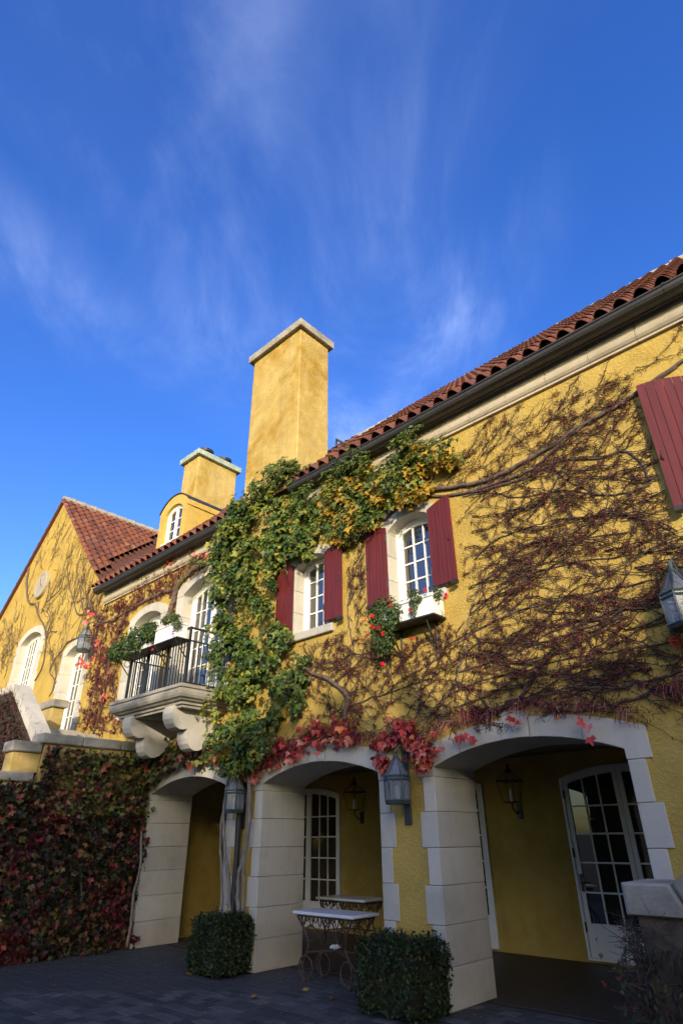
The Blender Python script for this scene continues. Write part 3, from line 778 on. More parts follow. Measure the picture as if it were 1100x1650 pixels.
# ================================================================== gabled wing on the left
GY = 7.22
gab = thing('gabled_wing', 'yellow gabled wing with a round clock and steep red tiled roof', 'house', (-21.0, 8.5, 0.0))
GW = dict(x0=-21.86, x1=-20.2, z0=5.2, zs=7.62, rise=0.26)
GD = dict(x0=-17.9, x1=-16.62, z0=3.9, zs=6.50, rise=0.2)
AX, AZ = -21.03, 13.0
part(MB().wall([(-27, 0), (-15.2, 0), (-15.2, AZ - (AX + 15.2) * -1), (AX, AZ), (-27, AZ - (AX + 27))], [grown(GW, .12), grown(GD, .12)], GY, GY + 0.4), 'wall', 'stucco', gab)
surround(gab, GW, 0.26, 0.28, 4, keyed=True, y=GY); surround(gab, GD, 0.24, 0.30, 5, keyed=True, y=GY)
glazed(gab, 'window', GW, GY + 0.20, 2, 3, 5, panel=0.2)
glazed(gab, 'french_door', GD, GY + 0.26, 2, 2, 5, panel=0.3)
groof = part(MB().add([(AX, GY - .1, AZ + .03), (-15.0, GY - .1, AZ + .03 - (-15.0 - AX)), (-15.0, 14, AZ + .03 - (-15.0 - AX)), (AX, 14, AZ + .03), (-27.5, GY - .1, AZ + .03 - (AX + 27.5)), (-27.5, 14, AZ + .03 - (AX + 27.5))],
             [(0, 1, 2, 3), (0, 3, 5, 4)]), 'roof', 'tile_deck', gab)
gt_rows = 0
for c in range(26):
    y = GY - 0.06 + c * 0.27
    for row in range(21):
        s = row * EXPO + 0.12; x = AX + (s + TL) * S2; z = AZ + 0.06 - (s + TL) * S2
        if x > -9.25 - y - 0.25 or x > -16.3: continue
        o = copy_at(tile_me, 'roof_tile', groof, (x, y, z + random.uniform(-.004, .006)))
        o.rotation_euler = Matrix(((0, -S2, S2), (1, 0, 0), (0, S2, S2))).to_euler()
        o.scale = (1.03, 1, 1.05)
rake = MB()
for k in range(26):
    s = k * EXPO
    rake.tube([(AX - s * S2 - .02, GY - .08, AZ + .05 - s * S2), (AX - (s + .36) * S2 - .02, GY - .08, AZ + .065 - (s + .36) * S2)], [0.035, 0.045], 8)
part(rake, 'rake_tiles', 'tile_deck', groof)
rgm = MB()
for k in range(16): rgm.tube([(AX, GY - .1 + k * .42, AZ + .06), (AX, GY + .33 + k * .42, AZ + .075)], [.13, .15], 10)
part(rgm, 'ridge_cap', 'mortar', groof)

clock = thing('wall_clock', 'round white clock in a stone ring high on the yellow gable', 'clock', (-21.17, GY, 9.64))
part(MB().lathe((-21.17, GY - .12, 9.64), [(.37, 0.02), (.39, 0.0), (.47, 0.0), (.49, 0.02), (.49, .14), (.37, .14)], 32, 'y'), 'clock_ring', 'mortar', clock)
part(MB().lathe((-21.17, GY - .085, 9.64), [(.01, 0), (.39, 0), (.39, .03), (.01, .03)], 32, 'y'), 'dial', 'dial', clock)
hm = MB()
for k in range(12):
    t = math.pi * k / 6; c, s_ = math.cos(t), math.sin(t)
    hm.tube([(-21.17 + .27 * s_, GY - .09, 9.64 + .27 * c), (-21.17 + .35 * s_, GY - .09, 9.64 + .35 * c)], .010, 4)
part(hm, 'numerals', 'iron', clock)
part(MB().tube([(-21.17 - .05, GY - .10, 9.70), (-21.17 + .16, GY - .10, 9.50)], .011, 4), 'hand', 'iron', clock)
part(MB().tube([(-21.17 + .02, GY - .105, 9.60), (-21.17 - .12, GY - .105, 9.90)], .008, 4), 'hand', 'iron', clock)

# ================================================================== terrace wall with stair
ter = thing('terrace_wall', 'ivy grown terrace wall with stone coping and sloping stair parapet', 'wall', (-11.9, 5.5, 0.0))
part(MB().box(-12.15, -11.80, 4.72, D - .01, 0, 3.25), 'wall', 'stucco_old', ter)
part(MB().box(-12.15, -11.805, 1.0, 4.72, 0, 2.60), 'wall', 'stucco_old', ter)
part(MB().cbox(-12.20, -11.87, 4.22, 4.715, 2.76, 3.09, .012), 'post', 'stucco_old', ter)
part(MB().cbox(-12.25, -11.82, 4.17, 4.70, 3.092, 3.27, .02), 'coping_stone', 'stone_old', ter)
yy = 4.62
for ln in (0.78, 0.78, 0.70):
    part(MB().cbox(-12.22, -11.74, yy + .002, min(yy + ln, D - .03) - .002, 3.252, 3.43, .02), 'coping_stone', 'stone_old', ter); yy += ln
yy = 1.0
for ln in (0.9, 0.9, 0.9, 0.93):
    part(MB().cbox(-12.22, -11.76, yy + .002, yy + ln - .002, 2.602, 2.762, .02), 'coping_stone', 'stone_old', ter); yy += ln
# stair parapet climbing away from the terrace corner
sx0, sz0, sx1, sz1 = -12.23, 3.30, -14.25, 4.72
part(MB().prism([(sx0, 0), (sx0, sz0 - .17), (sx1, sz1 - .17), (-16.3, sz1 - .17), (-16.3, 0)], 4.80, 5.06), 'stair_wall', 'wall_vine', ter)
for k in range(3):
    a, b = k / 3, (k + 1) / 3; X = lambda t: sx0 + (sx1 - sx0) * t; Zz = lambda t: sz0 + (sz1 - sz0) * t
    part(MB().prism([(X(a) - .003, Zz(a)), (X(b) + .003, Zz(b)), (X(b) + .003, Zz(b) - .168), (X(a) - .003, Zz(a) - .168)], 4.75, 5.11, .015), 'coping_stone', 'stone', ter)
part(MB().cbox(-16.3, sx1 - .004, 4.75, 5.11, sz1 - .168, sz1, .015), 'coping_stone', 'stone', ter)
part(MB().box(-16.3, -12.16, 5.07, D - .02, 0, 2.55), 'landing', 'stone_old', ter)
part(MB().box(-18.3, -14.3, 5.4, GY - .02, 2.56, 3.88), 'upper_landing', 'stone_old', ter)
st = MB()
for k in range(8): st.box(-14.3, -12.75 - k * .19, 5.11, 6.3, 2.551 + k * .166, 2.55 + (k + 1) * .166)
part(st, 'steps', 'stone_old', ter)
part(MB().cbox(-16.45, -15.66, 6.25, 6.55, 3.9, 4.61, .01), 'post', 'stucco_old', ter)
part(MB().cbox(-16.52, -15.58, 6.20, 6.60, 4.612, 4.80, .02), 'coping_stone', 'stone_old', ter)

# right-hand stair wall close to the photographer
rst = thing('stair_wall', 'low stair wall with rounded weathered stone cap near the right edge', 'wall', (-1.2, 4.95, 0.0))
part(MB().box(-1.80, 2.6, 4.72, 5.12, 0, 1.235).prism([(-1.40, 1.235), (2.6, 1.235), (2.6, 3.79)], 4.72, 5.12), 'wall', 'wall_vine', rst)
part(MB().prism([(-1.86, 1.237), (-1.462, 1.237), (-1.548, 1.42), (-1.86, 1.42)], 4.68, 5.20, .02), 'coping_stone', 'stone_old', rst)
for k in range(4):
    a, b = k * 1.0 - 1.542, (k + 1) * 1.0 - 1.542; zf = lambda x: 1.42 + (x + 1.542) * 0.64
    part(MB().prism([(a + .090, zf(a) - .183), (b + .084, zf(b) - .183), (b - .006, zf(b)), (a, zf(a))], 4.68, 5.20, .02), 'coping_stone', 'stone_old', rst)

# ================================================================== unseen trees added behind the photographer to shade the lower walls
def shade_tree(x, y, h, w):
    t = thing('added_shade_tree', 'dense unseen evergreen tree added to shade the lower walls', 'tree', (x, y, 0), 'unseen trees added for their shade')
    mb = MB(); mb.tube([(x, y, 0), (x + .1, y, h * .3), (x - .05, y + .1, h * .75)], [.26, .2, .07], 8)
    for k in range(7):
        a = k * 2.4; z0 = h * (.22 + .07 * k); mb.tube([(x, y, z0), (x + math.cos(a) * w * .35, y + math.sin(a) * w * .35, z0 + .9)], [.08, .025], 5)
    part(mb, 'trunk', 'bark_grey', t)
    n = 2600; u = RNG.normal(size=(n, 3)); u = norm(u) * (RNG.uniform(0.35, 1, (n, 1)) ** 0.5)
    P = np.array([x, y, h * .55]) + u * np.array([w * .5, w * .5, h * .45]) * (1 + RNG.normal(0, .05, (n, 1)))
    leaf_mesh('crown', OVAL_V, OVAL_F, P, norm(u) + RNG.normal(0, .6, (n, 3)), RNG.normal(0, 1, (n, 3)), RNG.uniform(.45, .8, n),
              palette(n, [(.05, .08, .025), (.07, .10, .03), (.04, .06, .02)], [1, 1, 1]), t, kind=None)
for k in range(11):
    x = -3.0 + k * 2.3; hf = (7.6 if x < 1 else 8.9) + max(0, (x - 3)) * 0.05
    shade_tree(x, -8.6 - (k % 2) * 1.3, hf + (k % 3 - 1) * .25, 4.3)
# ================================================================== lanterns
def hex_lantern(c, wall_y, r, h, label, group, plate=True, glow=False):
    """hexagonal copper lantern with a peaked glass roof, c = centre of the bottom rim"""
    t = thing('wall_lantern', label, 'lantern', (c[0], wall_y, c[2]), group)
    hz, hr = h * .56, h
    pts = lambda rr, z: [(c[0] + rr * math.cos(math.pi / 3 * k + .52), c[1] + rr * math.sin(math.pi / 3 * k + .52), c[2] + z) for k in range(6)]
    rim = MB(); bw = r * .075
    b0, b1, b2, tp = pts(r * .95, 0), pts(r, hz * .86), pts(r * 1.0, hz), pts(r * .16, hr)
    for ring in (b0, b1, b2, pts(r * .93, -.025)):
        for k in range(6): rim.bar(ring[k], ring[(k + 1) % 6], bw * 1.25)
    for k in range(6): rim.bar(b0[k], b1[k], bw); rim.bar(b1[k], b2[k], bw); rim.bar(b2[k], tp[k], bw)
    part(rim, 'frame', 'lamp_metal', t)
    part(MB().lathe((c[0], c[1], c[2] - .04), [(r * .9, 0), (r * .95, .02), (r * .5, .03)], 6), 'base_plate', 'lamp_metal', t)
    for k in range(6):
        j = (k + 1) % 6
        part(MB().add([b0[k], b0[j], b1[j], b1[k]], [(0, 1, 2, 3)]), 'pane', 'lamp_glass', t)
        part(MB().add([b1[k], b1[j], b2[j], b2[k]], [(0, 1, 2, 3)]), 'pane', 'lamp_glass', t)
        part(MB().add([b2[k], b2[j], tp[j], tp[k]], [(0, 1, 2, 3)]), 'pane', 'lamp_glass', t)
    part(MB().lathe(c, [(.03, 0), (.03, h * .30), (.012, h * .36)], 8), 'candle', 'white', t)
    top = c[2] + hr
    part(MB().lathe((c[0], c[1], top - .01), [(r * .2, 0), (r * .24, .02), (r * .12, .05), (r * .16, .08), (r * .05, .12)], 10), 'finial', 'lamp_metal', t)
    part(MB().tube([(c[0], c[1], top + .08), (c[0], c[1] + (wall_y - c[1]) * .4, top + .16), (c[0], wall_y - .02, top + .05)], [.014, .018, .018], 6), 'bracket_arm', 'lamp_metal', t)
    part(MB().cbox(c[0] - .055, c[0] + .055, wall_y - .03, wall_y - .003, c[2] - .27, top + .12, .006), 'back_plate', 'iron', t)
    return t
hex_lantern((-5.31, D - .215, 2.11), D, .165, .52, 'copper glass lantern on the yellow pier above the right hedge', 'copper wall lanterns')
hex_lantern((-8.71, D - .215, 2.11), D, .165, .52, 'copper glass lantern on the vine trunk pier above the left hedge', 'copper wall lanterns')
hex_lantern((-1.44, D - .27, 3.56), D, .18, .58, 'copper glass lantern high among bare vines at the right edge', 'copper wall lanterns')
hex_lantern((-16.12, GY - .30, 6.26), GY, .20, .66, 'small lantern among red leaves beside the gable door', 'copper wall lanterns')
def cage_lantern(x, y, z, label):
    t = thing('carriage_lantern', label, 'lantern', (x, y, z), 'dark lanterns inside the loggia')
    mb = MB(); yc = y - .24; a, b = .10, .17
    lo = [(x - a, yc - a, z + .16), (x + a, yc - a, z + .16), (x + a, yc + a, z + .16), (x - a, yc + a, z + .16)]
    hi = [(x - b, yc - b, z + .50), (x + b, yc - b, z + .50), (x + b, yc + b, z + .50), (x - b, yc + b, z + .50)]
    for k in range(4): j = (k + 1) % 4; mb.bar(lo[k], lo[j], .008); mb.bar(hi[k], hi[j], .010); mb.bar(lo[k], hi[k], .007); mb.bar(hi[k], (x, yc, z + .68), .007)
    part(mb, 'cage', 'iron', t)
    part(MB().lathe((x, yc, z + .64), [(.06, 0), (.05, .05), (.02, .08), (.03, .12), (.005, .15)], 8), 'finial', 'iron', t)
    part(MB().lathe((x, yc, z + .17), [(.035, 0), (.035, .16), (.02, .2)], 8), 'candle', 'white', t)
    part(MB().tube([(x, y - .02, z + .02), (x, y - .12, z - .02), (x, yc, z + .06), (x, yc, z + .17)], .014, 6), 'arm', 'iron', t)
    part(MB().cbox(x - .05, x + .05, y - .03, y - .003, z - .1, z + .12, .01), 'back_plate', 'iron', t)
cage_lantern(-5.78, 10.75, 2.06, 'dark carriage lantern on the loggia wall seen through the right arch')
cage_lantern(-9.50, 10.75, 2.06, 'dark carriage lantern on the loggia wall seen through the middle arch')
t = thing('iron_wall_lamp', 'dark round iron fixture on the yellow wall inside the left arch', 'lantern', (-12.06, 9.0, 1.9))
part(MB().lathe((-11.98, 9.0, 1.75), [(.02, 0), (.11, .06), (.13, .2), (.10, .32), (.02, .4)], 10), 'shade', 'iron', t)
part(MB().tube([(-12.1, 9.0, 2.2), (-11.98, 9.0, 2.28), (-11.98, 9.0, 2.14)], .014, 6), 'arm', 'iron', t)

# ================================================================== tables
def iron_table(x0, x1, y0, y1, label):
    t = thing('iron_table', label, 'table', ((x0 + x1) / 2, (y0 + y1) / 2, 0), 'wrought iron tables in the loggia')
    part(MB().cbox(x0, x1, y0, y1, .762, .80, .008), 'marble_top', 'marble', t)
    ap = MB(); ix0, ix1, iy0, iy1 = x0 + .06, x1 - .06, y0 + .05, y1 - .05
    for a, b in (((ix0, iy0), (ix1, iy0)), ((ix1, iy0), (ix1, iy1)), ((ix1, iy1), (ix0, iy1)), ((ix0, iy1), (ix0, iy0))):
        ap.box(min(a[0], b[0]) - .006, max(a[0], b[0]) + .006, min(a[1], b[1]) - .006, max(a[1], b[1]) + .006, .735, .76)
        L = math.hypot(b[0] - a[0], b[1] - a[1]); n = int(L / .075)
        for k in range(n):
            q = [((a[0] + (b[0] - a[0]) * (k + s) / n), (a[1] + (b[1] - a[1]) * (k + s) / n)) for s in (0.05, .5, .95)]
            dp = .05 + .05 * (k % 2) + random.uniform(0, .02)
            ap.tube([(q[0][0], q[0][1], .74), (q[0][0] * .6 + q[1][0] * .4, q[0][1] * .6 + q[1][1] * .4, .74 - dp * .7), (q[1][0], q[1][1], .74 - dp), (q[2][0] * .6 + q[1][0] * .4, q[2][1] * .6 + q[1][1] * .4, .74 - dp * .7), (q[2][0], q[2][1], .74)], .008, 4)
    part(ap, 'fringed_apron', 'rust', t)
    for sx, px in ((1, ix0), (-1, ix1)):
        for sy, py in ((1, iy0), (-1, iy1)):
            px2 = px + sx * .08
            lg = MB().tube([(px, py, .74), (px2 + sx * .06, py + sy * .02, .56), (px2 + sx * .10, py + sy * .05, .42), (px2 + sx * .04, py + sy * .06, .30), (px2 - sx * .02, py + sy * .05, .18), (px2 + sx * .02, py + sy * .04, .02)], [.013, .014, .014, .013, .013, .015], 6)
            lg.tube([(px2 + sx * .05 + .13 * math.cos(a), py + sy * .045, .16 + .13 * math.sin(a)) for a in np.linspace(0, 2 * math.pi, 19)], .012, 5)
            lg.tube([(px2 + sx * .16 + .09 * math.cos(a), py + sy * .03, .55 + .09 * math.sin(a)) for a in np.linspace(0, 5.2, 15)], .010, 5)
            lg.lathe((px2 + sx * .02, py + sy * .04, 0.0), [(.03, 0), (.035, .012), (.015, .03)], 8)
            part(lg, 'leg', 'rust', t)
    cx, cyy = (x0 + x1) / 2, (y0 + y1) / 2
    part(MB().tube([(ix0 + .14, iy0 + .05, .33), (cx, cyy, .36), (ix1 - .14, iy1 - .05, .33)], .011, 5).tube([(ix0 + .14, iy1 - .05, .33), (cx, cyy, .36), (ix1 - .14, iy0 + .05, .33)], .011, 5), 'stretcher', 'rust', t)
    fl = MB()
    for k in range(7): a = k * .9; fl.tube([(cx, cyy, .37), (cx + .05 * math.cos(a), cyy + .05 * math.sin(a), .41), (cx + .08 * math.cos(a), cyy + .08 * math.sin(a), .39)], [.012, .02, .004], 5)
    part(fl, 'flower_boss', 'marble', t)
iron_table(-7.46, -6.30, 6.90, 7.43, 'marble topped wrought iron table standing in the middle arch')
iron_table(-8.82, -7.68, 8.70, 9.26, 'marble topped wrought iron table further back behind the first')

# ================================================================== clipped hedges
def hedge(x0, x1, y0, y1, h, label, n=5200):
    t = thing('box_hedge', label, 'hedge', ((x0 + x1) / 2, (y0 + y1) / 2, 0), 'clipped hedges before the piers')
    part(MB().cbox(x0 + .06, x1 - .06, y0 + .06, y1 - .06, 0.03, h - .06, .03), 'inner_branches', 'soil', t)
    u = RNG.uniform(0, 1, (n, 2)); f = RNG.choice(5, n, p=[.26, .22, .26, .11, .15])
    P = np.zeros((n, 3)); Nn = np.zeros((n, 3))
    X, Y, Z = x0 + (x1 - x0) * u[:, 0], y0 + (y1 - y0) * u[:, 0], h * (0.02 + .98 * u[:, 1])
    for k, (px, py, pz, nn) in enumerate(((X, np.full(n, y0), Z, (0, -1, .2)), (np.full(n, x1), Y, Z, (1, 0, .2)), (X, y0 + (y1 - y0) * u[:, 1], np.full(n, h), (0, 0, 1)), (X, np.full(n, y1), Z, (0, 1, .2)), (np.full(n, x0), Y, Z, (-1, 0, .2)))):
        s = f == k; P[s] = np.stack([px, py, pz], 1)[s]; Nn[s] = nn
    wob = .035 * np.sin(P[:, 0:1] * 9 + 1) * np.sin(P[:, 2:3] * 8 + P[:, 1:2] * 7)
    P = P + Nn * (wob + RNG.normal(-.012, .03, (n, 1)))
    c = np.array([(x0 + x1) / 2, (y0 + y1) / 2, h * .5]); half = np.array([(x1 - x0) / 2, (y1 - y0) / 2, h / 2])
    q = np.abs((P - c) / half); cor = np.clip(np.sort(q, 1)[:, 1:2] - .8, 0, 1); P = c + (P - c) * (1 - cor * .35)
    P[:, 2] = np.maximum(P[:, 2], .02)
    leaf_mesh('foliage', OVAL_V, OVAL_F, P, Nn + RNG.normal(0, .55, (n, 3)), RNG.normal(0, .7, (n, 3)) + np.array([0, 0, .5]) + Nn * .6, RNG.uniform(.035, .06, n),
              palette(n, [(.016, .032, .011), (.026, .047, .014), (.042, .066, .019), (.10, .12, .025)], [4, 4, 2.4, .9]), t)
    sp = MB()
    for k in range(26):
        a = (random.uniform(x0 + .1, x1 - .1), random.uniform(y0 + .05, y1 - .1), h - .03)
        sp.tube([a, (a[0] + random.uniform(-.03, .03), a[1], h + random.uniform(.03, .09))], [.004, .002], 4)
    part(sp, 'stray_shoots', 'bark', t)
hedge(-8.98, -8.24, 6.26, 6.86, .68, 'clipped box hedge under the lantern with vine trunks')
hedge(-5.66, -4.80, 6.22, 6.86, .67, 'clipped box hedge beside the right stone pier')

# ================================================================== window boxes and their plants
def plant_mass(parent, c, half, n, size, cols, w, droop=.6, name='foliage', tmpl=0):
    u = norm(RNG.normal(size=(n, 3))) * RNG.uniform(.3, 1, (n, 1)) ** .5
    P = np.array(c) + u * np.array(half) * (1 + RNG.normal(0, .12, (n, 1)))
    tv, tf = (OVAL_V, OVAL_F) if tmpl == 0 else (IVY_V, IVY_F)
    leaf_mesh(name, tv, tf, P, u + RNG.normal(0, .5, (n, 3)) + np.array([0, -.5, .2]), RNG.normal(0, .5, (n, 3)) + np.array([0, -.2, -droop]), RNG.uniform(size * .7, size * 1.3, n), palette(n, cols, w), parent)
    return P
GCOL = [(.035, .07, .018), (.06, .105, .025), (.10, .15, .035), (.17, .19, .05)]
fl_mb = MB()
for k in range(5):
    a = k * 1.257; fl_mb.add([(0, 0, 0), (.5 * math.cos(a - .5), .5 * math.sin(a - .5), .12), (math.cos(a), math.sin(a), .2), (.5 * math.cos(a + .5), .5 * math.sin(a + .5), .12)], [(0, 1, 2, 3)])
fl_mb.lathe((0, 0, .02), [(.16, 0), (.12, .12), (.02, .16)], 6)
fl_me = fl_mb.mesh('flower'); fl_me.materials.append(M['flower'])
def flowers(parent, pts, s=.035):
    for p in pts:
        for k in range(3):
            copy_at(fl_me, 'flower', parent, (p[0] + random.uniform(-.025, .025), p[1] - .02 + random.uniform(-.02, .02), p[2] + random.uniform(-.02, .02)),
                    (R(75) + random.uniform(-.6, .6), random.uniform(-.5, .5), random.uniform(-.6, .8)), s * random.uniform(.8, 1.2))
def planter_box(x0, x1, y0, y1, z0, z1, label, group=None):
    t = thing('planter_box', label, 'planter', ((x0 + x1) / 2, y1, z0), group)
    part(MB().cbox(x0, x1, y0, y1, z0, z1 - .05, .006), 'box', 'white', t)
    part(MB().cbox(x0 - .018, x1 + .018, y0 - .018, y1, z1 - .048, z1, .008), 'rim', 'white', t)
    part(MB().box(x0 + .02, x1 - .02, y0 + .02, y1 - .02, z1 + .001, z1 + .008), 'soil', 'soil', t)
    return t
wb = planter_box(-5.46, -4.46, 6.62, D - .02, 4.41, 4.71, 'white window box with red flowers under the right shuttered window')
part(MB().box(-5.48, -4.44, 6.60, D - .02, 4.385, 4.408), 'tray', 'iron', wb)
for xb in (-5.25, -4.62): part(MB().tube([(xb, 6.66, 4.39), (xb, 6.74, 4.22), (xb, D - .02, 3.98)], .014, 6).tube([(xb, D - .02, 3.95), (xb, D - .02, 4.38)], .014, 6), 'bracket', 'iron', wb)
ge = thing('geranium', 'trailing red flowering geranium spilling over the window box', 'plant', (-5.3, 6.65, 4.7))
plant_mass(ge, (-5.28, 6.56, 4.55), (.31, .15, .30), 1200, .055, GCOL, [3, 4, 3, 1], name='foliage')
plant_mass(ge, (-5.36, 6.60, 4.22), (.20, .13, .24), 420, .05, GCOL, [4, 4, 2, .5], name='foliage')
plant_mass(ge, (-4.72, 6.58, 4.70), (.13, .06, .15), 150, .05, GCOL, [3, 4, 3, 1], name='foliage')
plant_mass(ge, (-4.76, 6.56, 4.52), (.05, .05, .14), 70, .045, GCOL, [3, 4, 3, 1], name='foliage')
plant_mass(ge, (-4.46, 6.72, 4.72), (.10, .10, .12), 150, .05, GCOL, [3, 4, 3, 1], name='foliage')
part(MB().tube([(-5.3, 6.7, 4.7), (-5.36, 6.55, 4.6), (-5.38, 6.5, 4.1)], [.008, .006, .003], 5).tube([(-4.74, 6.7, 4.7), (-4.75, 6.56, 4.66), (-4.77, 6.55, 4.4)], [.006, .005, .002], 5), 'stem', 'bark', ge)
flowers(ge, [on_y(a, b, 6.47) for a, b in ((630, 968), (631, 976), (601, 992), (602, 1011), (611, 1012), (619, 1020), (592, 1024), (583, 1032), (590, 1000), (665, 1030), (617, 1072))] + [on_y(a, b, 6.55) for a, b in ((686, 951), (662, 984), (719, 962), (717, 958))])
pl1 = planter_box(-10.25, -9.52, 5.72, 5.96, 4.957, 5.27, 'white planter at the right end of the balcony shelf', 'planters on the balcony shelf')
pl2 = planter_box(-11.5, -10.45, 5.72, 5.96, 4.957, 5.22, 'long planter under trailing leaves at the left of the balcony shelf', 'planters on the balcony shelf')
bp = thing('balcony_plant', 'dark green plant trailing over the left balcony planter', 'plant', (-10.95, 5.75, 5.2))
for cx_, w_, h_, dz in ((-11.6, .26, .20, -.10), (-11.2, .3, .27, -.02), (-10.8, .30, .27, .03), (-10.42, .22, .20, .08)):
    plant_mass(bp, (cx_, 5.68, 5.18 + dz), (w_, .17, h_), 720, .06, GCOL, [5, 4, 2, .6], name='foliage')
part(MB().tube([(-11.4, 5.8, 5.2), (-11.5, 5.66, 5.25), (-11.7, 5.6, 5.02)], [.008, .006, .003], 5), 'stem', 'bark', bp)
bp2 = thing('balcony_plant', 'small light green plant in the right balcony planter', 'plant', (-9.7, 5.75, 5.27))
plant_mass(bp2, (-9.78, 5.72, 5.36), (.24, .12, .10), 260, .055, GCOL, [2, 4, 4, 2], name='foliage')
plant_mass(bp2, (-9.50, 5.70, 5.22), (.07, .10, .18), 200, .05, GCOL, [2, 4, 4, 2], name='foliage')
part(MB().tube([(-9.7, 5.8, 5.25), (-9.6, 5.72, 5.33), (-9.5, 5.66, 5.1)], [.007, .005, .003], 5), 'stem', 'bark', bp2)
flowers(bp2, [on_y(280, 1021, 5.68), on_y(246, 1047, 5.7)], .03)

# ================================================================== climbing plants
def wobble(path, amp, sub=5):
    P = [Vector(p) for p in path]; out = []
    for i in range(len(P) - 1):
        a, b = P[max(i - 1, 0)], P[i]; c, d = P[i + 1], P[min(i + 2, len(P) - 1)]
        for k in range(sub):
            t = k / sub; q = 0.5 * ((2 * b) + (c - a) * t + (2 * a - 5 * b + 4 * c - d) * t * t + (3 * b - a - 3 * c + d) * t ** 3)
            out.append(q + Vector((random.gauss(0, amp), random.gauss(0, amp * .4), random.gauss(0, amp))))
    out.append(P[-1]); return out
def trunk(parent, pts, y, r0, r1, name='stem', material='bark', amp=.008, off=(0, 0)):
    path = wobble([on_y(a + off[0], b + off[1], y - .6 * r0) for a, b in pts], amp)
    rr = [(r0 + (r1 - r0) * i / (len(path) - 1)) * random.uniform(.85, 1.15) for i in range(len(path))]
    part(MB().tube(path, rr, 7), name, material, parent, smooth=True); return path
class Creeper:
    """wall-hugging stems with knots of little bare side twigs"""
    def __init__(s, y, blocked=()): s.y = y; s.segs = []; s.nodes = []; s.blocked = blocked
    def ok(s, x, z): return not any(a < x < b and c < z < d for a, b, c, d in s.blocked)
    def grow(s, x, z, ang, length, r=.010, wander=.22, pull=.12, step=.055, branch=.10, depth=0, poly=None):
        home = ang; n = int(length / step); px, py, pz = x, s.y - .012 - r, z
        for i in range(n):
            ang += random.gauss(0, wander) + (home - ang) * pull
            nx, nz = px + math.cos(ang) * step, pz + math.sin(ang) * step; ny = s.y - .012 - r - abs(random.gauss(0, .012))
            if not s.ok(nx, nz) or (poly and not in_poly(np.array([nx]), np.array([nz]), poly)[0]): break
            rr = r * (1 - .65 * i / n)
            s.segs.append(((px, py, pz), (nx, ny, nz), rr)); s.nodes.append((nx, ny, nz, rr))
            if depth < 2 and random.random() < branch:
                s.grow(nx, nz, ang + random.choice((-1, 1)) * random.uniform(.4, 1.0), length * random.uniform(.25, .5), r * .62, wander * 1.2, pull, step, branch * .9, depth + 1, poly)
            px, py, pz = nx, ny, nz
    def emit(s, parent, density=1.0, cols=None, w=None, tl=(.025, .07), stem_cols=((.050, .036, .032), (.085, .062, .052)), tw=.0032, knots=.10):
        A = np.array([q[0] for q in s.segs]); B = np.array([q[1] for q in s.segs]); r = np.array([q[2] for q in s.segs])
        twig_mesh('stems', A, B + (B - A) * .08, r, r * .93, palette(len(A), stem_cols, [1] * len(stem_cols)), parent)
        N = np.array(s.nodes); k = RNG.poisson(density, len(N)); kn = RNG.random(len(N)) < knots; k = k + kn * RNG.integers(5, 12, len(N))
        idx = np.repeat(np.arange(len(N)), k); P = N[idx, :3] + RNG.normal(0, .010, (len(idx), 3)); n = len(P)
        d = norm(RNG.normal(0, 1, (n, 3)) * np.array([1, .55, 1]) + np.array([0, -.42, .1])); L = RNG.uniform(tl[0], tl[1], n)
        cols = cols or [(.10, .025, .022), (.16, .035, .030), (.06, .030, .026), (.22, .05, .035)]
        C = palette(n, cols, w or [4, 3, 3, 1], .3)
        Bq = P + d * L[:, None]; Bq[:, 1] = np.minimum(Bq[:, 1], s.y - .006)
        twig_mesh('side_twigs', P, Bq, np.full(n, tw), np.full(n, tw * .55), C, parent)
        m_ = RNG.random(n) < .6; nn = int(m_.sum())
        d2 = norm(d[m_] + RNG.normal(0, .8, (nn, 3))); E2 = Bq[m_] + d2 * RNG.uniform(.012, .035, (nn, 1)); E2[:, 1] = np.minimum(E2[:, 1], s.y - .006)
        twig_mesh('buds', Bq[m_], E2, np.full(nn, tw * .9), np.full(nn, tw * 1.3), palette(nn, cols, w or [4, 3, 3, 1.5], .3), parent)
def petioles(parent, pts, y, n_each, L, spread=.06):
    P = np.repeat(np.array(pts), n_each, 0) + RNG.normal(0, 1, (len(pts) * n_each, 3)) * np.array([spread, .03, spread * .5]); n = len(P)
    P[:, 1] = np.minimum(P[:, 1], y - .03)
    mid = P + np.stack([RNG.normal(-.01, .02, n), RNG.uniform(-.06, -.02, n), RNG.uniform(-.03, .01, n)], 1); ln = RNG.uniform(L[0], L[1], n)
    E_ = mid + np.stack([RNG.normal(-.02, .035, n), RNG.uniform(-.03, 0, n), -ln], 1); c = palette(n, [(.34, .07, .09), (.42, .17, .16), (.22, .03, .05), (.45, .27, .22)], [3, 2, 3, 1])
    twig_mesh('leaf_stalks', np.concatenate([P, mid]), np.concatenate([mid, E_]), np.full(2 * n, .0032), np.full(2 * n, .0028), np.concatenate([c, c]), parent)
red_me = leaf_proto('leaf', IVY_V, IVY_F, 'red_leaf'); ivy_me = leaf_proto('leaf', IVY_V, IVY_F, 'ivy_leaf'); grn_me = leaf_proto('leaf', IVY_V, IVY_F, 'green_leaf'); dry_me = leaf_proto('leaf', IVY_V, IVY_F, 'dry_leaf')
def hang(n, out=(0, -1, .25), j=.4): return np.array(out) + RNG.normal(0, j, (n, 3)), np.array([0, -.25, -1]) + RNG.normal(0, .38, (n, 3))

WINB = [(-8.2, -6.3, 4.62, 6.5), (-5.9, -4.08, 4.3, 6.4), (-1.32, 0.6, 4.7, 6.9)]
ARB = [(a + .12, b - .12, 0, ZS + RISE + .1) for a, b in ARCH]
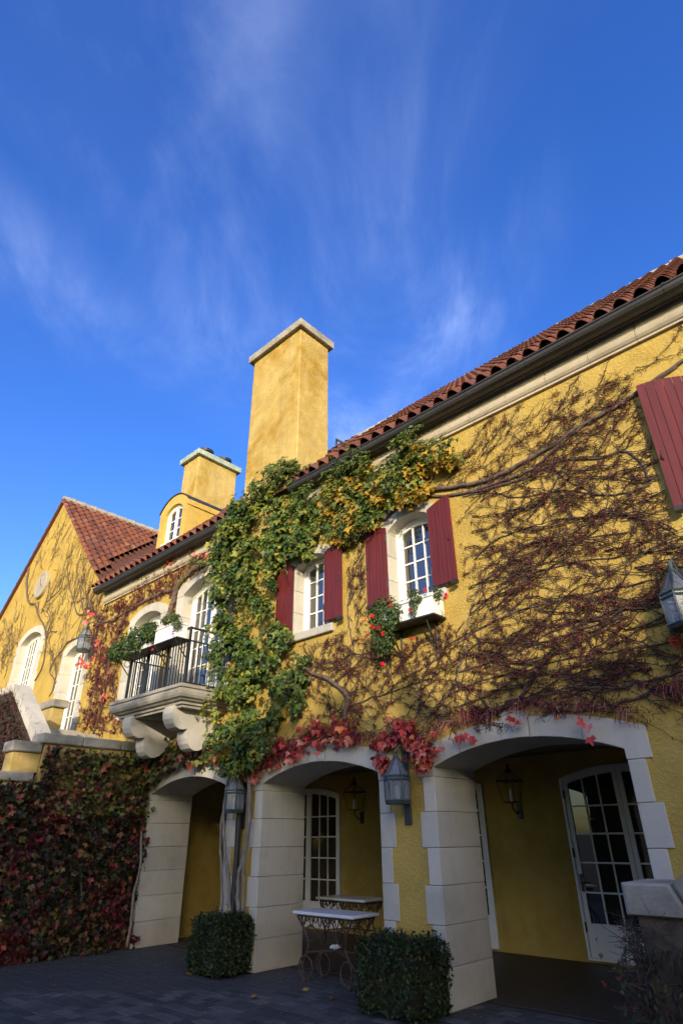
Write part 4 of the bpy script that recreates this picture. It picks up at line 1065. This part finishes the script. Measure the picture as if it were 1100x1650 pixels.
# --- bare vine on the right half of the facade
bare = thing('bare_red_vine', 'leafless maroon creeper spread over the yellow wall right of the windows', 'vine', (-4.4, D, 3.0))
T = []
T.append(trunk(bare, [(618, 838), (640, 815), (668, 795), (705, 788), (770, 778), (830, 752), (880, 724), (930, 690), (990, 655), (1045, 618), (1120, 565)], D, .042, .022))
T.append(trunk(bare, [(690, 800), (740, 796), (790, 782), (838, 765), (868, 748), (905, 712), (960, 672), (1020, 640), (1090, 590)], D, .026, .016))
T.append(trunk(bare, [(712, 800), (775, 790), (840, 772), (880, 752), (905, 742), (968, 737), (1005, 726), (1030, 745), (1046, 777), (1010, 793), (960, 795), (905, 768), (885, 750)], D, .020, .010))
T.append(trunk(bare, [(950, 795), (905, 790), (840, 802), (790, 795), (745, 800)], D, .012, .008))
T.append(trunk(bare, [(560, 1188), (556, 1150), (560, 1122), (531, 1096), (504, 1085), (489, 1073)], D, .045, .026))
T.append(trunk(bare, [(540, 1100), (556, 1086), (565, 1066), (569, 1046), (565, 1023), (560, 985), (565, 947), (570, 905)], D, .014, .009))
T.append(trunk(bare, [(548, 1150), (590, 1128), (640, 1112), (690, 1095)], D, .016, .008))
T.append(trunk(bare, [(645, 1182), (672, 1150), (676, 1111), (688, 1077), (714, 1046), (745, 1031)], D, .014, .009, material='bark_grey'))
T.append(trunk(bare, [(697, 1190), (722, 1119), (740, 1080), (752, 1040), (756, 990), (775, 940)], D, .014, .008, material='bark_grey'))
T.append(trunk(bare, [(770, 1158), (835, 1125), (855, 1095), (880, 1062), (915, 1045), (935, 1012), (1000, 1000)], D, .022, .012))
T.append(trunk(bare, [(760, 1160), (840, 1130), (880, 1120), (935, 1108), (990, 1108), (1040, 1100), (1100, 1078)], D, .022, .014))
T.append(trunk(bare, [(845, 1130), (900, 1145), (960, 1143), (1010, 1128), (1060, 1112), (1110, 1110)], D, .016, .012))
T.append(trunk(bare, [(505, 1085), (520, 1068), (545, 1068), (570, 1052), (600, 1062), (640, 1052)], D, .016, .007))
for pts, r in (([(745, 1031), (800, 998), (870, 975), (940, 958), (1040, 936), (1110, 922)], .014), ([(756, 990), (800, 955), (850, 928), (930, 905), (1030, 893), (1110, 876)], .013), ([(735, 1085), (790, 1066), (840, 1045), (900, 1012), (990, 986), (1080, 976)], .016),
               ([(775, 940), (810, 912), (860, 888), (930, 870), (1010, 858)], .012), ([(722, 1119), (770, 1098), (820, 1086), (880, 1064)], .013), ([(765, 900), (800, 870), (850, 850), (910, 835), (980, 838)], .011), ([(730, 1140), (790, 1118), (850, 1080), (930, 1058), (1010, 1048), (1090, 1030)], .014)):
    T.append(trunk(bare, pts, D, r, r * .55))
cr = Creeper(D, WINB + ARB)
for path in T:
    for p in path[::2]:
        if random.random() < .72: cr.grow(p[0], p[2], random.choice((-.25, .2, .6, -.6, 2.6, 3.3)) + random.gauss(0, .35), random.uniform(.35, 1.1), random.uniform(.005, .009))
for k in range(150):        # long near-level runs
    x = -4.03 + 2.9 * random.random(); z = 3.05 + 2.95 * ((k + random.random()) / 150)
    cr.grow(x, z, random.gauss(-.10, .30) + (math.pi if x > -3.2 and random.random() < .4 else 0), random.uniform(.6, 1.7), random.uniform(.006, .0135), .17, .16, branch=.11)
for k in range(46):
    cr.grow(random.uniform(-1.0, 2.2), 3.1 + 1.6 * (k + random.random()) / 46, math.pi + random.gauss(.05, .25), random.uniform(.8, 1.8), random.uniform(.006, .011), .18, .2, branch=.11)
for k in range(90): cr.grow(random.uniform(-7.2, -4.0), random.uniform(3.05, 4.6), random.choice((.3, 1.0, 2.2, 2.8)) + random.gauss(0, .3), random.uniform(.4, 1.1), random.uniform(.005, .008), branch=.14)
for k in range(95): cr.grow(random.uniform(-4.4, -0.9), random.uniform(6.0, 7.0), random.gauss(.35, .3), random.uniform(.4, 1.0), random.uniform(.004, .007), .2, .15)
for k in range(26): cr.grow(random.uniform(-6.3, -5.95), random.uniform(4.6, 6.0), random.gauss(1.4, .4), random.uniform(.3, .8), .005, .25, .1)
cr.emit(bare, .75, [(.085, .024, .021), (.13, .030, .026), (.05, .028, .024), (.22, .05, .038)], knots=.12, tl=(.02, .06), tw=.0036, stem_cols=((.040, .028, .025), (.065, .046, .040)))
fr = []
for k in range(150):
    x = random.uniform(-9.0, -1.3); zt_ = 2.98 + random.uniform(0, .12)
    for a, b in ARCH:
        if a - .3 < x < b + .3: zt_ = arc_z(x, a - .32, b + .32, 2.72, .27) + random.uniform(.04, .16)
    fr.append((x, D - .05, zt_))
petioles(bare, fr, D, 3, (.06, .17))
A_ = np.array(fr)
k_ = np.repeat(np.arange(len(A_)), 16); P_ = A_[k_] + RNG.normal(0, 1, (len(k_), 3)) * np.array([.10, .015, .035]); P_[:, 1] = np.minimum(P_[:, 1], D - .02)
Q_ = P_ + RNG.normal(0, .05, (len(k_), 3)) + np.array([0, -.02, 0]); Q_[:, 1] = np.minimum(Q_[:, 1], D - .015)
twig_mesh('fringe_twigs', P_, Q_, np.full(len(k_), .004), np.full(len(k_), .0025), palette(len(k_), [(.10, .028, .028), (.15, .03, .035), (.06, .03, .028)], [1, 1, 1]), bare)
# red leaves still hanging above the arches
cl_px = [(452, 1208, 10, 12), (470, 1222, 10, 12), (500, 1198, 12, 14), (520, 1190, 10, 12), (545, 1182, 10, 12), (560, 1195, 12, 11), (508, 1180, 6, 9), (555, 1165, 4, 7), (440, 1235, 7, 9),
         (610, 1205, 6, 8), (625, 1195, 8, 11), (648, 1190, 12, 13), (668, 1205, 14, 13), (680, 1222, 14, 12), (615, 1232, 6, 8), (655, 1180, 8, 10), (640, 1170, 4, 7), (685, 1240, 7, 7), (625, 1245, 6, 7), (697, 1192, 3, 5),
         (735, 1192, 4, 7), (748, 1194, 3, 6), (762, 1197, 3, 4), (708, 1212, 2, 3), (822, 1164, 2, 4), (834, 1166, 3, 4), (948, 1172, 3, 4), (955, 1196, 1, 3),
         (1074, 985, 4, 5), (1090, 1040, 4, 8), (1096, 1010, 3, 8), (628, 1157, 1, 3), (900, 1160, 1, 3)]
for (a, b, n, s) in cl_px:
    n = n if n < 4 else round(n * 1.25); s = s * 1.15
    pts = np.array([on_y(a + random.gauss(0, s * .6), b - 7 + random.gauss(0, s * .55), D - random.uniform(.05, .20)) for _ in range(n)])
    nn, tp = hang(n, j=.6); leaf_objects(red_me, 'leaf', pts, nn, tp, RNG.uniform(.07, .125, n), bare)

gx_, gz_ = [], []
for (a, b, n, s) in cl_px:
    if n < 5: continue
    for _ in range(n * 4):
        q = on_y(a + random.gauss(0, s * .9), b - 9 + random.gauss(0, s * .7), D - random.uniform(.03, .14)); gx_.append(q)
gq = np.array(gx_); n = len(gq); nn, tp = hang(n, j=.6)
leaf_mesh('small_leaves', IVY_V, IVY_F, gq, nn, tp, RNG.uniform(.05, .10, n), palette(n, [(.42, .04, .05), (.50, .12, .05), (.30, .03, .04), (.55, .24, .10), (.20, .03, .03)], [4, 3, 3, 1.5, 2]), bare)
# --- green vine column
green = thing('green_climbing_vine', 'dense green and yellow vine climbing between the balcony and the shuttered window', 'vine', (-8.9, D, 0.0))
GP = [(350, 850), (372, 845), (400, 800), (440, 750), (470, 740), (492, 762), (482, 796), (505, 812), (535, 742), (580, 735), (612, 755), (645, 706), (668, 700), (690, 722), (720, 712), (727, 735), (702, 762), (690, 785), (640, 812), (602, 846), (575, 858), (540, 872), (508, 882), (470, 896), (440, 912), (436, 1000), (470, 1032), (486, 1085), (470, 1150), (440, 1185), (405, 1238), (372, 1245), (345, 1200), (352, 1100), (356, 1000), (345, 930)]
gpoly = fac_poly(GP, D - .25)
def thick(x, z): return np.clip(.20 + .30 * np.exp(-((x + 9.1) / .9) ** 2) + .08 * np.sin(x * 5) * np.sin(z * 4), .12, .6)
nc = 760; cx_, cz_ = sample_poly(gpoly, nc)
keep = (np.sin(cx_ * 4.1 + 1.7 * np.sin(cz_ * 2.3)) * np.sin(cz_ * 3.3 + 1.1 * np.sin(cx_ * 3.7)) > -.38); cx_, cz_ = cx_[keep], cz_[keep]; nc = len(cx_)
ct = thick(cx_, cz_); cyy_ = D - .05 - ct * RNG.uniform(.25, 1, nc)
allp, alln, allt, alls, allc = [], [], [], [], []
for i in range(nc):
    n = RNG.integers(18, 38); rad = RNG.uniform(.09, .19); u = norm(RNG.normal(size=(n, 3))) * RNG.uniform(.2, 1, (n, 1)) ** .6
    p = np.array([cx_[i], cyy_[i], cz_[i]]) + u * np.array([rad, rad * .7, rad * .9]); p[:, 1] = np.minimum(p[:, 1], D - .03)
    allp.append(p); alln.append(u * .6 + np.array([.1, -.8, .45]) + RNG.normal(0, .35, (n, 3))); allt.append(np.array([0, -.3, -.8]) + u * .5 + RNG.normal(0, .35, (n, 3)))
    alls.append(np.clip(RNG.lognormal(-2.68, .36, n), .03, .15))
    yel = cx_[i] > -6.9 and RNG.random() < .62
    bright = RNG.random()
    if yel: c = palette(n, [(.40, .22, .025), (.46, .29, .03), (.28, .22, .03), (.09, .13, .025)], [4, 4, 2, 2])
    elif bright > .62: c = palette(n, [(.19, .23, .035), (.27, .28, .04), (.12, .17, .03), (.42, .33, .04)], [4, 2, 3, .7])
    else: c = palette(n, [(.050, .095, .02), (.08, .14, .026), (.035, .06, .018), (.15, .19, .03)], [4, 4, 2, 1.4])
    allc.append(c)
leaf_mesh('foliage', IVY_V, IVY_F, np.concatenate(allp), np.concatenate(alln), np.concatenate(allt), np.concatenate(alls), np.concatenate(allc), green)
ng = 230; gx, gz = sample_poly(gpoly, ng); gy = D - .08 - thick(gx, gz) * RNG.uniform(.85, 1.1, ng); nn, tp = hang(ng, (.1, -1, .4))
leaf_objects(grn_me, 'leaf', np.stack([gx, gy, gz], 1), nn, tp, RNG.uniform(.08, .15, ng), green)
def sprays(parent, starts, n_leaf, L, ang, cols, w, size=.075):
    P, Nn, Tt, Ss, Cc = [], [], [], [], []; mb = MB()
    for (x, y, z) in starts:
        a = random.gauss(*ang); ln = random.uniform(*L); pts = []
        for k in range(8):
            t = k / 7; pts.append((x + math.cos(a) * ln * t, y - .25 * ln * math.sin(t * 1.6) * random.uniform(.5, 1), z + math.sin(a) * ln * t - .35 * ln * t * t))
        mb.tube(pts, [.006 * (1 - .7 * i / 7) for i in range(8)], 4)
        for k in range(n_leaf):
            t = random.uniform(.1, 1); i = min(6, int(t * 7)); q = Vector(pts[i]).lerp(Vector(pts[i + 1]), t * 7 - i)
            sd = 1 if k % 2 else -1; P.append(q); Nn.append((random.gauss(.1, .35), -1 + random.gauss(0, .3), .7 + random.gauss(0, .4)))
            Tt.append((-math.sin(a) * sd + random.gauss(0, .3), random.gauss(-.1, .2), math.cos(a) * sd - .3 + random.gauss(0, .3))); Ss.append(random.uniform(.7, 1.3) * size)
    part(mb, 'shoots', 'bark', parent, kind='stuff')
    leaf_mesh('shoot_leaves', OVAL_V, OVAL_F, np.array([tuple(p) for p in P]), np.array(Nn), np.array(Tt), np.array(Ss), palette(len(P), cols, w), parent)
SG = [(.06, .11, .025), (.10, .15, .03), (.15, .19, .035), (.26, .24, .04)]
sprays(green, [on_y(a + random.uniform(-8, 8), b + random.uniform(-8, 8), D - random.uniform(.15, .4)) for a, b in ((440, 770), (455, 755), (470, 760), (410, 810), (480, 765), (490, 800), (540, 760), (555, 750), (575, 745), (590, 750), (640, 720), (655, 715), (665, 712), (690, 735), (710, 725), (430, 780), (400, 815), (375, 850), (520, 800), (600, 770), (620, 790), (560, 770)) for _ in range(6)], 24, (.22, .55), (1.5, 1.1), SG, [3, 4, 3, 1])
sprays(green, [on_y(a + random.uniform(-8, 8), b + random.uniform(-8, 8), D - random.uniform(.25, .5)) for a, b in ((350, 900), (345, 925), (352, 1010), (350, 1060), (355, 1085), (465, 1030), (478, 1060), (470, 1110), (440, 1150), (400, 1190), (385, 1120), (420, 1060), (330, 915), (320, 912)) for _ in range(4)], 20, (.2, .42), (2.6, 1.2), SG, [4, 4, 2, .6])
qx, qz = sample_poly(gpoly, 150); qt = thick(qx, qz)
sprays(green, [(qx[i], D - .08 - qt[i] * .9, qz[i]) for i in range(150)], 20, (.18, .40), (-1.4, 1.2), [(.06, .11, .025), (.12, .17, .03), (.20, .23, .035), (.34, .29, .04)], [3, 4, 3, .8], size=.07)
for k, (pts, r) in enumerate(([[(372, 1475), (366, 1400), (360, 1330), (364, 1280), (372, 1230), (380, 1130)], .030], [[(385, 1475), (384, 1420), (398, 1350), (402, 1300), (400, 1250), (395, 1150)], .038], [[(358, 1475), (357, 1420), (356, 1340), (362, 1290), (380, 1220)], .024], [[(392, 1475), (392, 1410), (400, 1345), (398, 1290), (410, 1200)], .022], [[(600, 846), (575, 862), (520, 850), (470, 870), (420, 900)], .034])):
    trunk(green, pts, D - .10, r, r * .7, material='bark_grey', amp=.012)
part(MB().tube([(-8.71, D - .10, 0), (-8.71, D - .09, 2.0), (-8.72, D - .08, 2.9)], .045, 8), 'support_post', 'iron', green)
cl_px = [(300, 1212, 8, 14), (318, 1222, 9, 11), (332, 1212, 8, 10), (350, 1222, 7, 8), (362, 1235, 5, 6), (395, 1240, 6, 8), (410, 1246, 6, 8), (345, 1200, 5, 8), (420, 1222, 5, 8), (405, 1215, 4, 7)]
for (a, b, n, s) in cl_px:
    pts = np.array([on_y(a + random.gauss(0, s * .6), b + random.gauss(0, s * .5), D - random.uniform(.08, .22)) for _ in range(n)])
    nn, tp = hang(n); leaf_objects(red_me, 'leaf', pts, nn, tp, RNG.uniform(.12, .19, n), green)

# --- red creeper round the balcony doors
redv = thing('red_creeper', 'maroon creeper with a thick stem round the balcony doors', 'vine', (-13.0, D, 3.4))
T = [trunk(redv, [(268, 1002), (279, 972), (285, 948), (298, 930), (320, 913), (350, 900)], D, .075, .05), trunk(redv, [(285, 950), (262, 955), (235, 968), (205, 985), (180, 1000), (160, 1000), (150, 985), (140, 965)], D, .045, .02),
     trunk(redv, [(205, 985), (190, 1020), (178, 1060), (172, 1100), (165, 1140), (150, 1185)], D, .035, .02), trunk(redv, [(178, 1060), (160, 1080), (150, 1120), (140, 1170)], D, .025, .012), trunk(redv, [(178, 1095), (195, 1140), (215, 1175)], D, .022, .012)]
DB = [(-11.62, -9.5, 4.0, 6.9), (-13.75, -12.0, 4.2, 6.75)]
cr2 = Creeper(D, DB)
for path in T:
    for p in path[::1]:
        for _ in range(2):
            if random.random() < .75: cr2.grow(p[0], p[2], random.uniform(-3.14, 3.14), random.uniform(.3, .9), random.uniform(.007, .013))
rp = fac_poly([(165, 985), (235, 935), (285, 900), (330, 880), (340, 905), (290, 935), (240, 985), (215, 1000), (185, 1090), (225, 1180), (160, 1185), (135, 1170), (150, 1080), (155, 1020)], D)
xs_, zs_ = sample_poly(rp, 90)
for x, z in zip(xs_, zs_): cr2.grow(x, z, random.uniform(-3.14, 3.14), random.uniform(.3, .8), .008)
MAR = [(.11, .022, .020), (.16, .028, .026), (.075, .024, .020), (.26, .06, .04)]
cr2.emit(redv, 1.2, MAR, [4, 3, 3, 1], (.03, .10), tw=.005)
xs_, zs_ = sample_poly(rp, 420); k = np.array([not any(a < x < b and c < z < d for a, b, c, d in DB) for x, z in zip(xs_, zs_)]); xs_, zs_ = xs_[k], zs_[k]
n = len(xs_); nn, tp = hang(n); leaf_mesh('small_leaves', IVY_V, IVY_F, np.stack([xs_, D - RNG.uniform(.02, .15, n), zs_], 1), nn, tp, RNG.uniform(.05, .10, n), palette(n, MAR + [(.14, .10, .03)], [4, 3, 3, 2, 1]), redv)
for (a, b, n, s) in ((146, 985, 7, 8), (140, 1000, 5, 6), (135, 1062, 8, 8), (142, 1075, 6, 7), (150, 1060, 4, 7), (128, 1068, 3, 4), (270, 908, 6, 8), (335, 885, 6, 9), (320, 890, 5, 9), (165, 1120, 4, 8), (155, 1040, 5, 8)):
    pts = np.array([on_y(a + random.gauss(0, s * .6), b + random.gauss(0, s * .5), D - random.uniform(.05, .2)) for _ in range(n)])
    nn, tp = hang(n); leaf_objects(red_me, 'leaf', pts, nn, tp, RNG.uniform(.09, .16, n), redv)

# --- bare vine on the gable
gv = thing('bare_gable_vine', 'leafless brown vine branching over the yellow gable wall', 'vine', (-19.0, GY, 4.0))
zo = lambda a, b: (a / 4.342, 880 + b / 4.342)
T = []
for pts, r in (([(205, 150), (190, 260), (195, 360), (210, 400), (250, 410), (268, 480), (310, 560), (322, 640), (318, 740), (295, 850), (245, 940)], .055), ([(290, 470), (320, 400), (375, 350), (430, 290), (450, 200)], .03), ([(322, 640), (350, 560), (345, 480), (300, 440)], .025),
               ([(600, 480), (540, 470), (515, 370), (490, 300), (475, 200), (480, 80)], .035), ([(650, 470), (585, 460), (565, 330), (545, 220), (535, 120)], .03), ([(640, 480), (610, 400), (600, 300), (590, 200), (570, 90)], .022), ([(700, 510), (650, 480), (630, 420), (640, 330)], .03),
               ([(560, 640), (480, 670), (430, 740), (380, 800), (350, 880), (390, 960), (345, 1050)], .04), ([(400, 600), (350, 600), (330, 650)], .03), ([(390, 820), (395, 900), (370, 1000)], .03), ([(20, 700), (60, 740), (100, 700)], .02), ([(10, 800), (50, 850), (30, 930)], .025)):
    T.append(trunk(gv, [zo(*p) for p in pts], GY, r * .75, r * .3))
cr3 = Creeper(GY, [(-22.05, -20.0, 5, 8.1), (-18.1, -16.4, 3.5, 6.9), (-21.7, -20.65, 9.1, 10.15)])
gtri = fac_poly([zo(280, 20), (107, 812), (168, 945), (165, 1010), (120, 1180), (95, 1180), (60, 1000), (0, 1090), (0, 1015)], GY)
for path in T:
    for p in path[::2]:
        if random.random() < .8: cr3.grow(p[0], p[2], random.gauss(1.5, .8), random.uniform(.5, 1.6), random.uniform(.006, .011), .2, .08, .09, .12, poly=gtri)
xs_, zs_ = sample_poly(fac_poly([(60, 880), (110, 860), (150, 930), (160, 1000), (130, 1050), (110, 1050), (70, 970)], GY), 60)
for x, z in zip(xs_, zs_): cr3.grow(x, z, random.gauss(1.4, .5), random.uniform(.6, 1.8), .008, .18, .08, .10, .12, poly=gtri)
xs_, zs_ = sample_poly(fac_poly([(0, 1020), (30, 1000), (40, 1010), (15, 1090), (0, 1100)], GY), 40)
for x, z in zip(xs_, zs_): cr3.grow(x, z, random.uniform(0, 3.14), random.uniform(.5, 1.2), .009, .25, .05, .10, .15)
cr3.emit(gv, .55, [(.15, .10, .06), (.11, .075, .05), (.19, .12, .07)], [1, 1, 1], (.04, .13), ((.11, .085, .06), (.16, .12, .085)), tw=.0042, knots=.02)

# --- ivy on the terrace wall
ivy = thing('terrace_ivy', 'thick red and green ivy covering the terrace wall at left', 'vine', (-11.75, 5.0, 0.0))
n = 15000; Y = RNG.uniform(1.6, 6.95, n); Z = RNG.uniform(.02, 3.25, n)
lim = np.where(Y < 4.2, 2.58, np.where(Y < 4.72, 2.62, 3.2)) ; k = Z < lim; Y, Z = Y[k], Z[k]; n = len(Y)
cl_ = .5 + .5 * np.sin(Y * 7.3 + 2 * np.sin(Z * 3.1)) * np.sin(Z * 6.1 + 1.3)
X = -11.78 + (.06 + .22 * cl_) * RNG.uniform(.1, 1, n)
colr = palette(n, [(.022, .030, .011), (.045, .018, .013), (.13, .016, .018), (.038, .055, .014), (.024, .016, .012), (.18, .13, .04)], [4, 4, 1.6, 3, 5, .5])
cp = np.sin(Y * 2.9 + 1.3 * np.sin(Z * 2.2)) + np.sin(Z * 3.7 + 2.1 * np.sin(Y * 1.9)) + RNG.normal(0, .5, n); crim = cp > .75; colr[crim] = palette(int(crim.sum()), [(.15, .014, .020), (.09, .014, .016), (.26, .025, .035), (.05, .016, .014)], [3, 3, .8, 4])
top = (Z > 2.1) & (Y > 5.0) & (RNG.random(n) < .55); colr[top] = palette(int(top.sum()), [(.16, .18, .03), (.24, .18, .05), (.10, .13, .03), (.30, .16, .06)], [3, 2, 3, 1])
nn = np.array([1, -.15, .35]) + RNG.normal(0, .75, (n, 3)); tp = np.array([.25, 0, -1]) + RNG.normal(0, .55, (n, 3))
leaf_mesh('foliage', IVY_V, IVY_F, np.stack([X, Y, Z], 1), nn, tp, RNG.uniform(.045, .095, n), colr, ivy)
n = 280; Y = RNG.uniform(4.2, 6.9, n); Z = RNG.uniform(.15, 3.1, n); Z = np.where(Y < 4.72, Z * .8, Z)
nn = np.array([1, -.2, .4]) + RNG.normal(0, .6, (n, 3)); tp = np.array([.25, 0, -1]) + RNG.normal(0, .5, (n, 3))
leaf_objects(ivy_me, 'leaf', np.stack([np.full(n, -11.60) + RNG.uniform(-.06, .05, n), Y, Z], 1), nn, tp, RNG.uniform(.07, .115, n), ivy)
# it also runs on over the left arch
xs_, zs_ = sample_poly(fac_poly([(225, 1215), (262, 1185), (300, 1190), (345, 1195), (340, 1228), (300, 1232), (262, 1248), (240, 1275), (232, 1330), (218, 1420), (208, 1500), (200, 1500), (215, 1300)], D - .08), 900)
n = len(xs_); nn, tp = hang(n); leaf_mesh('arch_foliage', IVY_V, IVY_F, np.stack([xs_, D - RNG.uniform(.05, .25, n), zs_], 1), nn, tp, RNG.uniform(.08, .14, n), palette(n, [(.10, .13, .03), (.16, .17, .035), (.06, .085, .022), (.22, .05, .03), (.12, .03, .025)], [4, 3, 3, 1.5, 2]), ivy)
n = 2600; X = RNG.uniform(-16.2, -12.3, n); topz = np.where(X > -14.25, 3.12 + (-12.23 - X) * .703, 4.52); Z = topz - RNG.uniform(0, 1.9, n) ** 1.1
P = np.stack([X, 4.79 - RNG.uniform(.01, .08, n), Z], 1); d = norm(RNG.normal(0, 1, (n, 3)) * np.array([1, .4, 1]) + np.array([.2, -.15, .5]))
twig_mesh('bare_twigs', P, P + d * RNG.uniform(.10, .42, (n, 1)), np.full(n, .006), np.full(n, .003), palette(n, [(.06, .035, .028), (.09, .05, .04), (.12, .04, .03)], [2, 2, 1]), ivy)
n = 2200; X = RNG.uniform(-16.2, -12.3, n); topz = np.where(X > -14.25, 3.05 + (-12.23 - X) * .703, 4.45); Z = topz - RNG.uniform(.05, 2.0, n); nn, tp = hang(n)
leaf_mesh('stair_foliage', IVY_V, IVY_F, np.stack([X, 4.79 - RNG.uniform(.02, .12, n), Z], 1), nn, tp, RNG.uniform(.05, .10, n), palette(n, [(.03, .035, .014), (.06, .025, .018), (.025, .022, .014), (.12, .03, .025)], [4, 3, 3, 1]), ivy)
tb = MB()
for k in range(16):
    y0 = random.uniform(3.2, 6.8); tb.tube(wobble([(-11.74, y0, 0), (-11.73, y0 + random.uniform(-.3, .3), 1.0), (-11.74, y0 + random.uniform(-.6, .6), 2.0), (-11.74, y0 + random.uniform(-.8, .8), 2.5)], .02), .016, 5)
part(tb, 'stem', 'bark', ivy)
trunk(ivy, [(205, 1525), (212, 1480), (216, 1440), (226, 1400), (228, 1340)], D - .12, .03, .02, material='bark_grey')

# --- twiggy growth on the right-hand stair wall
rv = thing('twiggy_creeper', 'bare twiggy creeper hanging on the stair wall at the right edge', 'vine', (-1.7, 4.7, 0.0))
n = 3200; fx_ = RNG.random(n) < .6
P = np.stack([np.where(fx_, RNG.uniform(-1.9, .3, n), -1.86 + RNG.normal(0, .02, n)), np.where(fx_, 4.68 + RNG.normal(0, .02, n), RNG.uniform(4.66, 5.15, n)), RNG.uniform(.02, 1.23, n)], 1)
d = norm(RNG.normal(0, 1, (n, 3)) * np.array([1, .45, 1]) + np.array([-.2, -.2, -.3])); twig_mesh('twigs', P, P + d * RNG.uniform(.06, .20, (n, 1)), np.full(n, .0026), np.full(n, .0014), palette(n, [(.07, .05, .04), (.11, .08, .065), (.05, .035, .03)], [1, 1, 1]), rv)
n = 2400; P = np.stack([RNG.uniform(-1.95, .3, n), 4.62 + RNG.normal(0, .05, n), RNG.uniform(.02, 1.1, n)], 1); nn, tp = hang(n, (-.3, -1, .3))
leaf_mesh('foliage', OVAL_V, OVAL_F, P, nn, tp, RNG.uniform(.03, .06, n), palette(n, [(.03, .045, .015), (.06, .07, .02), (.10, .03, .02), (.05, .03, .02)], [4, 2, 1, 2]), rv)
n = 9; P = np.stack([-1.97 + RNG.uniform(-.14, .05, n), 4.7 + RNG.normal(0, .05, n), RNG.uniform(.75, 1.15, n)], 1); nn, tp = hang(n, (-.2, -1, .2)); leaf_objects(ivy_me, 'leaf', P, nn, tp, RNG.uniform(.025, .045, n), rv)

# --- fallen leaves on the paving
for k, (a, b, lb) in enumerate(((404, 1608, 'orange dry leaf fallen on the pavers before the left hedge'), (487, 1594, 'brown dry leaf fallen on the pavers below the table'), (538, 1607, 'pale dry leaf fallen on the pavers between the hedges'), (585, 1624, 'dark red leaf fallen against the right hedge'), (300, 1569, 'orange leaf fallen left of the left hedge'), (612, 1632, 'brown leaf fallen at the foot of the right hedge'))):
    d_ = _r * ((a - 550) / FPX) + _u * (-(b - 825) / FPX) + _f; tt = (0.012 - CAM[2]) / d_.z; p = Vector(CAM) + d_ * tt
    o = bpy.data.objects.new('fallen_leaf', dry_me); o.location = p; o.rotation_euler = (random.uniform(-.2, .2), random.uniform(-.2, .2), random.uniform(0, 6)); o.scale = (.12, .12, .16); link(o); tag(o, lb, 'leaf', 'leaves fallen on the paving')
n = 170; P = np.stack([RNG.uniform(-11.5, -4.0, n), 7.1 - 2.6 * RNG.random(n) ** 1.6, np.full(n, .010)], 1)
lit = leaf_mesh('leaf_litter', OVAL_V, OVAL_F, P, np.array([0, 0, 1.]) + RNG.normal(0, .2, (n, 3)), RNG.normal(0, 1, (n, 3)), RNG.uniform(.03, .055, n), palette(n, [(.30, .22, .05), (.20, .10, .04)], [1, 1]), None)
tag(lit, 'tiny yellow leaves scattered on the grey pavers', 'leaves')
